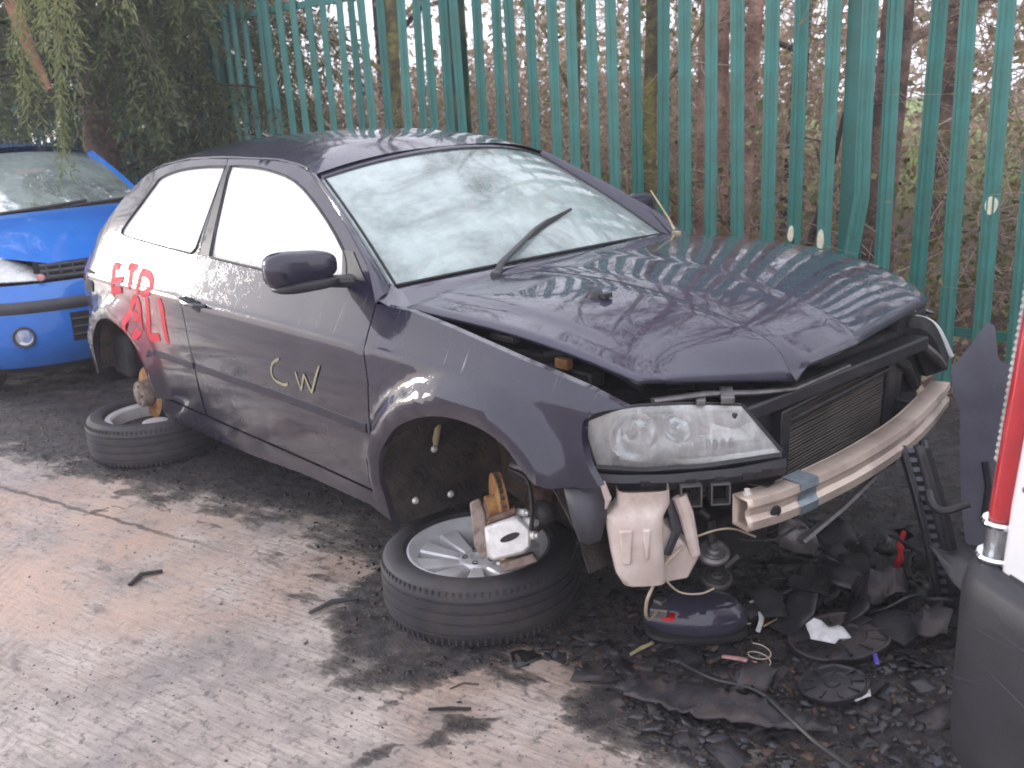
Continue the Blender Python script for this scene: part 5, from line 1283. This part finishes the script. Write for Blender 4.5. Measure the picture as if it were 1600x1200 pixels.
# ------------------------------------------------------------------ the drooping conifer on the left
con = thing('conifer', 'dark drooping evergreen overhanging the fence and the blue car', 'tree', (-6.75, .55, 0))
tp_ = [V(0, 0, -.1), V(.03, .02, 1.2), V(.0, .06, 2.6), V(-.06, .05, 4.2), V(-.05, .0, 6.5)]
mb = MB(); mb.tube(tp_, [.17, .14, .12, .09, .03], 14); obj('trunk', mb, 'bark_brown', con, smooth=60)
mb = MB(); mb.tube([(.0, .0, 3.3), (.62, -.62, 2.75), (.86, -.72, 2.38), (1.0, -.70, 2.08), (1.16, -.66, 1.78)], [.05, .06, .055, .045, .02], 9); o = obj('branch', mb, 'bark_orange', con, smooth=60); o['label'] = 'stripped orange-brown branch hanging down'
def spray(root_pts, n_side, ln, droop, wid, acc, stemr, mbs):
    """a frond: arching stem, drooping side shoots, each feathered with needle blades"""
    q = resample([tuple(p) for p in cr([tuple(p) for p in root_pts], 6)], 24); mbs.tube([tuple(p) for p in q], [stemr * (1 - .85 * i / 23) for i in range(24)], 5)
    for k in range(n_side):
        t = (k + rng.uniform(0, .9)) / n_side; t = .12 + .88 * t; i = min(22, int(t * 23)); p = q[i] + (q[i + 1] - q[i]) * (t * 23 - i)
        tang = q[i + 1] - q[i]; tang /= np.linalg.norm(tang); sd = 1 if k % 2 else -1
        lat = np.cross(tang, (0, 0, 1.)); nl = np.linalg.norm(lat); lat = lat / nl if nl > .15 else np.array((math.cos(k * 2.4), math.sin(k * 2.4), 0))
        d = tang * .75 + lat * sd * rng.uniform(.4, .9) + np.array((0, 0, -droop * rng.uniform(.5, 1.2))) + rng.normal(0, .15, 3); d /= np.linalg.norm(d)
        L = ln * (1.05 - .6 * t) * rng.uniform(.65, 1.25)
        m_ = max(6, int(L / .011)); tt_ = np.linspace(.05, 1, m_)[:, None]
        pp = p[None] + d[None] * L * tt_ + np.array((0, 0, -1.))[None] * (droop * L * .55) * tt_ ** 2
        nd = d[None] * .8 + rng.normal(0, .55, (m_, 3)) + np.array((0, 0, -.35 * droop))
        acc.append((pp, nd, rng.uniform(.6, 1.2, m_) * wid))
def needles(acc, mat, name, root):
    c = np.concatenate([a[0] for a in acc]); d = np.concatenate([a[1] for a in acc]); w = np.concatenate([a[2] for a in acc])
    d /= np.linalg.norm(d, axis=1, keepdims=True)
    return np_obj(name, [(np_leaves(c, w, w * .10, 0, d), 0)], [mat], root)
acc, mbs = [], MB()
for k in range(64):
    zz = 1.15 + 4.6 * (k / 64) ** 1.0 + rng.uniform(-.15, .15); az = k * 2.399 + rng.uniform(-.3, .3)
    L = lerp(2.25, 1.2, k / 64) * rng.uniform(.75, 1.15); dv = V(math.cos(az), math.sin(az), 0)
    b0 = V(0, .05, zz); rise = rng.uniform(.05, .3)
    spray([b0, b0 + dv * L * .35 + V(0, 0, rise), b0 + dv * L * .75 + V(0, 0, rise * .4), b0 + dv * L + V(0, 0, -rng.uniform(.25, .6))], 46, .62, .65, .075, acc, .018, mbs)
# boughs reaching along the fence towards the wreck
for (x, y, zz, L) in ((.9, .45, 2.3, 1.0), (1.0, .6, 1.75, .8), (1.0, .4, 2.75, 1.3), (.8, .65, 1.35, .8), (1.3, .3, 2.7, .7), (.7, .1, 2.4, 1.1), (.9, -.1, 2.0, .9), (.5, -.3, 2.6, 1.1), (1.0, .65, 3.0, 1.2)):
    b0 = V(x * .3, y * .3, zz + .25); e = V(x, y, zz)
    spray([b0, b0.lerp(e, .5) + V(0, 0, .12), e, e + V(L * .35, .05, -.45)], 46, .55, .8, .075, acc, .014, mbs)
obj('boughs', mbs, 'bark_dark', con, smooth=60)
needles(acc, 'needles', 'needle_fronds', con)
con2 = thing('conifer', 'second dark evergreen crowding the far side of the fence on the left', 'tree', (-9.6, 2.3, 0))
acc, mbs = [], MB(); mb = MB(); mb.tube([V(0, 0, -.1), V(.05, 0, 3), V(0, 0, 7)], [.2, .15, .03], 12); obj('trunk', mb, 'bark_dark', con2, smooth=60)
for k in range(70):
    zz = .5 + 5.6 * k / 70; az = k * 2.399; L = lerp(2.9, 1.5, k / 70) * rng.uniform(.8, 1.15); dv = V(math.cos(az), math.sin(az), 0); b0 = V(0, 0, zz)
    spray([b0, b0 + dv * L * .4 + V(0, 0, .15), b0 + dv * L + V(0, 0, -.5)], 30, .8, .6, .13, acc, .02, mbs)
obj('boughs', mbs, 'bark_dark', con2, smooth=60); needles(acc, 'needles', 'needle_fronds', con2)
acc, mbs = [], MB()
spray([V(.1, -.1, 3.4), V(1.2, -.55, 3.05), V(2.05, -.80, 2.65), V(2.42, -.92, 2.25), V(2.50, -1.0, 1.80), V(2.46, -1.06, 1.50)], 120, .40, 1.5, .062, acc, .012, mbs)
spray([V(1.2, -.55, 3.05), V(1.75, -.62, 2.9), V(2.3, -.60, 2.7), V(2.6, -.58, 2.38)], 50, .4, 1.2, .062, acc, .010, mbs)
spray([V(1.2, -.55, 3.05), V(1.6, -.80, 2.6), V(1.9, -1.0, 2.1), V(2.0, -1.05, 1.7)], 44, .38, 1.2, .062, acc, .010, mbs)
o = obj('bough', mbs, 'bark_moss', con, smooth=60); o['label'] = 'pale green frond hanging in front of the blue roof'
needles(acc, 'needles_light', 'needle_fronds', con)

# ------------------------------------------------------------------ scrap, litter and crumbs on the yard
def gz(x, y, dz=0.): return ground_z(x, y) + dz
def plate(name, label, cat, pts, mat, thick=.008, lift=.01, crown=0., group=None, h=.02, wob=.006, tilt=(0, 0)):
    """thin irregular scrap: outline in plan (world), draped just above the ground"""
    P = [np.array(p) for p in pts]; c = np.mean(P, axis=0)
    rag = .0 if 'white' in label else .10
    P = [p + (p - c) * rag * noise.noise((float(p[0]) * 55, float(p[1]) * 55, 2.)) for p in densify(P, .018)]; z0 = gz(*c) + lift; r = max(np.linalg.norm(p - c) for p in P)
    def S(x, y):
        d = np.hypot(x - c[0], y - c[1]) / r
        return (x - c[0], y - c[1], crown * max(0, 1 - d * d) + wob * noise.noise((x * 14, y * 14, 3)) + .35 * wob * noise.noise((x * 45, y * 45, 8)) + .5 * crown * (1 if (x * 23 + y * 9) % 1.0 > .8 else 0) + tilt[0] * (x - c[0]) + tilt[1] * (y - c[1]))
    mb = panel([tuple(p) for p in P], [], S, h, 0)
    o = obj(name, mb, mat, None, smooth=60, solid=thick, loc=(float(c[0]), float(c[1]), z0 + thick + abs(tilt[0]) * r * .7 + abs(tilt[1]) * r * .7))
    return tag(o, label, cat, group)
def ell(cx, cy, a, b_, rot, n=20, jag=.0):
    return [(cx + (a * math.cos(q) * math.cos(rot) - b_ * math.sin(q) * math.sin(rot)) * (1 + jag * noise.noise((q * 2, cx, cy))), cy + (a * math.cos(q) * math.sin(rot) + b_ * math.sin(q) * math.cos(rot)) * (1 + jag * noise.noise((q * 2, cy, cx)))) for q in np.linspace(0, 2 * PI, n + 1)[:-1]]
# mirror shell on the ground
ms = thing('mirror_shell', 'loose navy door mirror shell lying on the sludge below the horns', 'mirror shell', (.455, -.405, .0), R(44))
tps = lambda x, y, zz: (x, y * (1 - .30 * max(0, -x)), zz * (1 - .32 * max(0, -x)) if zz > 0 else zz * .45)
mb = sup((0, 0, .05), (.155, .092, .088), 2.15, 16, tps); obj('shell', mb, 'navy_paint_lit_top', ms)
mb = sup((.0, 0, .022), (.152, .094, .022), 3, 10); obj('shell_rim', mb, 'matt_black', ms)
mb = MB(); mb.tube([(.15, .02, .05), (.19, .03, .06), (.21, .02, .04)], [.03, .028, .02], 8); obj('hinge_arm', mb, 'black_plastic', ms)
# discs, covers and plates
def cover(name, label, cat, c, r, mat, tilt, ribs, squash=.72, rz=.7, lift=.03):
    """moulded round cover: rim, step, ribs and a hub"""
    t = thing(name, label, cat, (c[0], c[1], gz(*c) + lift), rz); T_ = Matrix.Rotation(tilt[0], 4, 'X') @ Matrix.Rotation(tilt[1], 4, 'Y') @ Matrix.Diagonal((1, squash, 1, 1))
    q = MB(); q.lathe([(r * .97, -.012), (r, -.004), (r, .006), (r * .96, .010), (r * .90, .004), (r * .55, .007), (r * .50, .001), (r * .22, .002), (r * .18, .008), (0, .009)], (0, 0, 0), (0, 0, 1), 40); mb = MB(); mb.sub(q, T_)
    mb.v = [(x, y, z_ + .006 * noise.noise((x * 16, y * 16, r * 30))) for x, y, z_ in mb.v]; body = obj('cover_body', mb, mat, t, smooth=30)
    for k in range(ribs):
        q = MB(); e = 2 * PI * k / ribs; q.box((r * .70 * math.cos(e), r * .70 * math.sin(e), .008), (r * .34, .006, .008), Matrix.Rotation(e, 3, 'Z')); mb = MB(); mb.sub(q, T_); obj('cover_rib', mb, mat, t, smooth=0)
    return t
cover('speaker_cover', 'round black plastic disc with a scuffed face beside the white chip', 'plastic cover', (.915, -.415), .090, 'black_plastic', (.20, -.16), 9)
cover('headlight_cover', 'big dusty black round cover under the torn white paper', 'plastic cover', (.80, -.19), .145, 'dusty_plastic', (.10, -.10), 12, .72, .9, .03)
plate('undertray', 'long dark undertray strip lying nearest the camera', 'undertray', [(.50, -.80), (.56, -.815), (.70, -.79), (.84, -.72), (.97, -.62), (1.0, -.575), (.93, -.565), (.82, -.61), (.70, -.655), (.58, -.70), (.51, -.75)], 'dusty_plastic', .006, .012, .02, wob=.012)
plate('plastic_shard', 'blue-grey triangular plastic shard with a wire coil on it', 'plastic shard', [(.70, -.575), (.735, -.62), (.815, -.575), (.80, -.50), (.76, -.47), (.72, -.51)], 'dusty_plastic', .006, .02, .035, tilt=(.1, .1))
mb = MB(); mb.tube([V(.032 * math.cos(q), .024 * math.sin(q), .004 * q) for q in np.linspace(0, 9, 30)], .0016, 4); tag(obj('wire_coil', mb, 'wire_tan', None, loc=(.745, -.50, gz(.745, -.50) + .075)), 'small tan coil of wire on the triangular shard', 'wire')
plate('torn_paper', 'torn white sheet lying on the dusty round cover', 'paper', [(.735, -.265), (.775, -.30), (.835, -.275), (.85, -.215), (.80, -.20), (.79, -.235), (.75, -.225)], 'white_scrap', .002, .058, .012, h=.02, wob=.018, tilt=(-.12, .1))
plate('white_chip', 'white triangular chip half under the round black disc', 'plastic chip', [(.955, -.425), (.99, -.43), (1.005, -.385), (.985, -.355)], 'white_scrap', .004, .012, .006, h=.02)
plate('trim_piece', 'dark trim piece with a rounded end at the edge of the van bumper', 'trim', [(.93, -.05), (1.0, -.13), (1.06, -.10), (1.02, .02), (.96, .06)], 'dusty_plastic', .008, .05, .03, tilt=(.25, .1))
plate('trim_piece', 'crumpled dull grey sheet between the disc and the red clip', 'trim', [(.70, .02), (.80, -.05), (.88, .03), (.84, .13), (.74, .12)], 'dusty_plastic', .006, .05, .05, wob=.05, tilt=(.2, -.1))
plate('arch_liner_piece', 'black torn liner piece lying under the crash beam', 'liner', [(.52, -.05), (.66, -.12), (.80, .22), (.70, .42), (.55, .30)], 'matt_black', .006, .03, .03, wob=.06)
plate('red_fragment', 'dull red lamp fragment half buried right of the mirror shell', 'lamp fragment', [(.575, -.235), (.60, -.265), (.68, -.19), (.655, -.155)], 'red_lens', .006, .014, .012, h=.02)
plate('plastic_scrap', 'small slate-grey square of plastic near the bottom edge', 'plastic chip', [(.80, -.80), (.86, -.79), (.87, -.745), (.81, -.75)], 'grey_plastic', .004, .01, .0, h=.03)
# white bent clip with straws
mb = MB(); mb.tube(cr([(.0, 0, .075), (.03, -.01, .07), (.055, -.03, .05), (.06, -.055, .02)], 5), [.010 - .0002 * i for i in range(16)], 8, True, .5); tag(obj('white_clip', mb, 'white_scrap', None, loc=(.545, -.25, gz(.54, -.25))), 'bent white plastic clip right of the mirror shell', 'clip')
for k, (x0, y0, x1, y1, z1, m_, lb) in enumerate(((.60, -.29, .59, -.13, .03, 'straw', 'upper pale straw beside the white clip'), (.615, -.29, .645, -.165, .02, 'straw', 'lower pale straw beside the white clip'), (.52, -.40, .585, -.31, .03, 'wire_tan', 'thin light wire running from the mirror shell to the white clip'))):
    mb = MB(); mb.tube([(0, 0, .02), ((x1 - x0) * .5, (y1 - y0) * .5, .03), (x1 - x0, y1 - y0, z1)], .0024, 5); tag(obj('straw', mb, m_, None, loc=(x0, y0, gz(x0, y0) + .012)), lb, 'straw')
# red clip on the dark heap, violet strip, pink stick
mb = MB(); mb.tube(cr([(0, 0, .0), (.004, .01, .04), (-.004, .02, .075), (.0, .03, .115)], 5), [.012, .016, .02, .022, .018, .014, .012, .014, .016, .016, .015, .014, .013, .013, .013, .008], 8, True, .6); tag(obj('red_clip', mb, 'red_plastic', None, loc=(.735, .255, gz(.73, .26) + .06)), 'upright red plastic clip on the dark heap', 'clip')
mb = MB(); mb.box((0, 0, .0), (.105, .012, .006), Matrix.Rotation(R(-16), 3, 'Y')); tag(obj('violet_strip', mb, 'violet_plastic', None, bevel=.002, loc=(.935, -.235, gz(.93, -.23) + .035)), 'violet plastic strip left of the van bumper', 'plastic strip').rotation_euler = (0, 0, R(-58))
mb = MB(); mb.tube([(0, 0, .0), (.045, .015, .006), (.09, .035, .002)], [.007, .009, .006], 7, True, .6); tag(obj('pink_stick', mb, 'pink_plastic', None, loc=(.625, -.50, gz(.63, -.5) + .03)), 'pinkish plastic stick behind the triangular shard', 'stick')
# black cable sweeping to the bottom right
mb = MB(); mb.tube(cr([(.56, -.60, 0), (.68, -.62, .015), (.80, -.59, .02), (.92, -.62, .01), (1.02, -.66, .012), (1.12, -.67, .0)], 6), .006, 6); tag(obj('black_cable', mb, 'wire_black', None, loc=(0, 0, .035)), 'black cable curving over the sludge towards the bottom right', 'cable')
# loose pieces on the concrete
def stick(name, label, cat, a, b_, r, mat, fl=1., bend=.01):
    a, b_ = np.array(a), np.array(b_); m_ = (a + b_) / 2; d = (b_ - a) / 2; n_ = np.array((-d[1], d[0]))
    mb = MB(); mb.tube([(-d[0], -d[1], 0), (n_[0] * bend * 8, n_[1] * bend * 8, r * .4), (d[0], d[1], 0)], [r * .7, r, r * .8], 7, True, fl)
    return tag(obj(name, mb, mat, None, loc=(float(m_[0]), float(m_[1]), gz(*m_) + r * fl * .8 + .002)), label, cat)
stick('rubber_strip', 'dark bent rubber strip lying left of the front tyre', 'rubber strip', (-.485, -1.165), (-.455, -1.0), .011, 'rubber', .7, .03)
stick('metal_rod', 'straight black rod on the concrete in the foreground', 'rod', (.195, -1.20), (.275, -1.118), .006, 'matt_black', .8, 0)
stick('bark_strip', 'black curled strip on the concrete under the middle of the door', 'rubber strip', (-1.13, -1.50), (-1.15, -1.375), .013, 'matt_black', .5, .06)
stick('wood_splinter', 'light brown splinter poking out at the left of the mirror shell', 'splinter', (.41, -.64), (.415, -.55), .007, 'straw', .8, .0)
stick('bark_strip', 'thin dark sliver on the bare concrete right of the front tyre', 'twig', (.31, -.80), (.30, -.70), .004, 'bark_dark', .8, .02)
stick('wood_twig', 'thin brown twig crossing the clean patch near the straight black rod', 'twig', (.16, -1.10), (.20, -1.03), .003, 'bark_dark', .8, .05)
# navy bumper cover standing on edge beyond the beam, and its slotted black strip
cv = thing('bumper_cover', 'torn-off navy bumper cover standing on edge between the wreck and the van', 'bumper cover', (.88, .42, 0))
def cvp(a, zz): # leaning sheet: a runs across, zz up
    f = .07 - .29 * (.81 - zz) + .03 * math.sin(zz * 6) - .12 * a * a
    return (.80 + a * .661 - .76 * f - .88, .50 + a * .749 + .65 * f - .42, zz)
mb = panel([(-.01, .02), (.55, .02), (.55, .58), (.225, .62), (.095, .70), (.088, .80), (.066, .815), (.01, .745), (-.05, .68), (-.045, .60), (-.02, .547), (-.016, .24)], [], cvp, .04, .012, (.01, .012, 0)); obj('cover_skin', mb, 'cover_paint', cv, smooth=50)
mb = MB(); mb.tube([cvp(.05, .20), cvp(.07, .30), cvp(.06, .38)], .012, 6); obj('folded_edge', mb, 'black_plastic', cv)
st = thing('slotted_strip', 'black slotted plastic strip leaning on the far half of the crash beam', 'plastic strip', (.95, .0, 0))
def stp(t, w):
    p = V(.79, .165, .515).lerp(V(.945, .165, .012), t) + V(.05, -.05, .02) * math.sin(PI * t) * .5
    return p + V(.66, .75, .0) * w - V(.95, 0, 0)
mb = MB(); mb.grid([[stp(t, -.030), stp(t, -.012)] for t in np.linspace(0, 1, 18)]); mb.grid([[stp(t, .012), stp(t, .034) + V(.01, 0, 0)] for t in np.linspace(0, 1, 18)]); obj('side_bar', mb, 'black_plastic', st, solid=.010)
for k in range(18):
    t = .02 + k * .054; mb = MB(); a = stp(t, -.013); b_ = stp(t, .013); c = stp(t + .026, .013); d = stp(t + .026, -.013); n_ = V(.3, -.2, .4).normalized() * .006
    mb.add([a + n_, b_ + n_, c + n_, d + n_, a - n_, b_ - n_, c - n_, d - n_], [(0, 1, 2, 3), (7, 6, 5, 4), (0, 4, 5, 1), (1, 5, 6, 2), (2, 6, 7, 3), (3, 7, 4, 0)]); obj('rung', mb, 'cover_paint', st, smooth=0)
mb = MB(); mb.grid([[stp(t, -.034) + V(0, 0, -.006), V(.02, .02, -.012) + stp(t, .036)] for t in np.linspace(0, 1, 12)]); obj('back_plate', mb, 'matt_black', st)
fr_ = thing('grille_frame', 'curved black lower grille frame beside the slotted strip', 'grille frame', (.90, .20, 0))
mb = MB(); mb.tube([V(*p) - V(.9, .2, 0) for p in cr([(.775, .29, .49), (.83, .21, .43), (.885, .13, .375), (.93, .115, .365), (.985, .15, .392)], 6)], [.013] * 25, 8, True, .8); obj('frame_bar', mb, 'black_plastic', fr_)
mb = panel([(-.16, -.02), (.10, -.05), (.14, .10), (.02, .20), (-.12, .12)], [], lambda x, y: (x, y, .16 + .06 * noise.noise((x * 9, y * 9, 1)) - .5 * x * .4), .04, 0); obj('mesh_panel', mb, 'matt_black', fr_, solid=.006)
mb = panel([(.02, -.14), (.16, -.17), (.20, .02), (.06, .02)], [], lambda x, y: (x, y, .26 - .6 * (x - .02) + .04 * noise.noise((x * 12, y * 12, 7))), .03, 0); obj('torn_panel', mb, 'black_plastic', fr_, solid=.006)

# crumbs, flakes and mould: uncountable
def chips(name, n, pick, smin, smax, mats, label, flat=.45, cat='debris'):
    P = []
    while len(P) < n:
        q = pick()
        if q is not None: P.append(q)
    P = np.array(P); k = len(P); sz = smin + (smax - smin) * rng.uniform(0, 1, k) ** 3
    zz = np.array([ground_z(a, b_) for a, b_ in P])
    B = np.array([(-1, -.6, 0), (.8, -.8, 0), (1, .6, 0), (-.7, .9, 0), (-.4, -.3, 1), (.5, -.3, .85), (.4, .4, 1), (-.3, .4, .8)])
    Fq = np.array([(4, 5, 6, 7), (0, 1, 5, 4), (1, 2, 6, 5), (2, 3, 7, 6), (3, 0, 4, 7), (3, 2, 1, 0)])
    an_ = rng.uniform(0, 2 * PI, k); ca, sa = np.cos(an_), np.sin(an_); J = B[None] * rng.uniform(.55, 1.3, (k, 8, 3)); J[:, :, 2] *= flat * rng.uniform(.3, 1.3, (k, 1)); J *= sz[:, None, None] * .5
    J[:, :, 0] *= rng.uniform(.6, 1.7, (k, 1))
    tx = rng.normal(0, .25, (k, 1)); J[:, :, 2] += J[:, :, 0] * tx
    Vt = np.stack([J[:, :, 0] * ca[:, None] - J[:, :, 1] * sa[:, None] + P[:, 0:1], J[:, :, 0] * sa[:, None] + J[:, :, 1] * ca[:, None] + P[:, 1:2], J[:, :, 2] + zz[:, None] - .0005], 2).reshape(-1, 3)
    F = (np.arange(k)[:, None, None] * 8 + Fq[None]).reshape(-1, 4)
    half = len(mats); parts = []
    o = np_obj(name, [((Vt, F), 0)], mats, None, 'stuff')
    o.data.polygons.foreach_set('material_index', np.repeat(rng.integers(0, half, k), 6).astype(np.int32))
    o['label'] = label; o['category'] = cat
    return o
def edge_at(x): return float(np.interp(x, EDGE[:, 0], EDGE[:, 1]))
def pk_muck():
    x = rng.uniform(-3.6, 1.5); y = rng.uniform(-1.5, .9); e = edge_at(x) + .07 * noise.noise((x * 5, y * 5, 3))
    return (x, y) if y > e - abs(rng.normal(0, .05)) else None
def pk_front():
    x = rng.uniform(.15, 1.35); y = rng.uniform(-1.0, .5); return (x, y) if y > edge_at(x) else None
def pk_conc():
    x = rng.uniform(-2.6, 1.3); y = rng.uniform(-2.2, -.6); n_ = noise.noise((x * 2.2, y * 2.2, 9)) + .5 * noise.noise((x * 6, y * 6, 1)); return (x, y) if y < edge_at(x) and n_ > -.25 + rng.uniform(0, .9) else None
pm('crumb_black', (.018, .017, .019), .35, 0, .4, 30, .3, 80, .003)
pm('crumb_grey', (.055, .050, .052), .5, 0, .4, 30, .3, 80, .003)
pm('crumb_brown', (.085, .05, .035), .65, 0, .5, 30, .3, 80, .003)
pm('crumb_pale', (.20, .165, .14), .7, 0, .4, 30, .3, 80, .003)
chips('sludge_crumbs', 9000, pk_muck, .003, .024, ['crumb_black', 'crumb_grey', 'crumb_black', 'crumb_brown'], 'black wet crumbs and grit spread round the wreck')
chips('shattered_plastic', 3200, pk_front, .005, .050, ['crumb_black', 'crumb_grey', 'black_plastic', 'crumb_black', 'crumb_brown', 'grey_plastic'], 'shattered black plastic bits under the bared front end', .3)
chips('plastic_shards', 420, pk_front, .03, .13, ['crumb_black', 'black_plastic', 'dusty_plastic', 'matt_black', 'dusty_plastic'], 'flat broken shards of black trim under the bared front end', .10)
chips('pale_grit', 500, pk_muck, .003, .012, ['crumb_pale', 'crumb_brown'], 'pale grit specks scattered in the sludge')
chips('concrete_specks', 2600, pk_conc, .002, .013, ['crumb_black', 'crumb_brown', 'crumb_grey'], 'dark specks and flakes dotted over the bare concrete', .25)
n = 900; pts = []
while len(pts) < n:
    q = pk_muck()
    if q is not None: pts.append(q)
pts = np.array(pts); c = np.concatenate([pts, np.array([[ground_z(a, b_) + .006] for a, b_ in pts])], 1)
wl_ = np_obj('mulched_leaves', [(np_leaves(c, rng.uniform(.012, .035, n), rng.uniform(.004, .010, n), .8), 0)], ['crumb_brown'], None, 'stuff'); wl_['label'] = 'wet brown leaf scraps trodden into the sludge'; wl_['category'] = 'leaf litter'
# a heap of broken black plastic under the beam
hp = []
for k in range(26):
    x, y = rng.uniform(.48, 1.05), rng.uniform(-.25, .55)
    if (x - .75) ** 2 / .12 + (y - .12) ** 2 / .22 > 1: continue
    m_ = int(rng.integers(5, 8)); r_ = rng.uniform(.03, .085); P = [(r_ * rng.uniform(.6, 1.2) * math.cos(2 * PI * j / m_), r_ * rng.uniform(.5, 1.2) * math.sin(2 * PI * j / m_)) for j in range(m_)]
    mb = panel(P, [], lambda a, b_: (a, b_, .35 * r_ * math.sin(a / r_ * 1.6) + .2 * b_), .03, 0)
    o = obj('broken_panel_piece', mb, ('matt_black', 'black_plastic', 'crumb_black', 'grey_plastic')[k % 4 if k % 4 < 3 or k % 8 == 3 else 0], None, smooth=60, solid=.005, loc=(x, y, gz(x, y) + .05 + rng.uniform(0, .05)))
    o.rotation_euler = (rng.normal(0, .5), rng.normal(0, .5), rng.uniform(0, 6.28)); tag(o, 'broken black bodywork piece in the dark heap under the crash beam', 'scrap', 'broken pieces heaped under the beam')

# ------------------------------------------------------------------ thin scattering volume added for the lens's veiling glare
bm = bmesh.new(); bmesh.ops.create_cube(bm, size=1.0)
me = bpy.data.meshes.new('glare_haze'); bm.to_mesh(me); bm.free()
hz = bpy.data.objects.new('glare_haze', me); COL.objects.link(hz)
hz.scale = (60, 62, 11.6); hz.location = (-5, 6, 4.6); hz['kind'] = 'stuff'; hz['label'] = 'thin even veil added for the washed-out lens glare'; hz.display_type = 'WIRE'
hm = bpy.data.materials.new('glare_haze'); hm.use_nodes = True; nt = hm.node_tree
for q in list(nt.nodes):
    if q.type == 'BSDF_PRINCIPLED': nt.nodes.remove(q)
pv = nt.nodes.new('ShaderNodeVolumePrincipled'); pv.inputs['Color'].default_value = (.95, .95, 1, 1); pv.inputs['Density'].default_value = 0.0042; pv.inputs['Anisotropy'].default_value = .2
nt.links.new(pv.outputs[0], nt.nodes['Material Output'].inputs['Volume']); me.materials.append(hm)
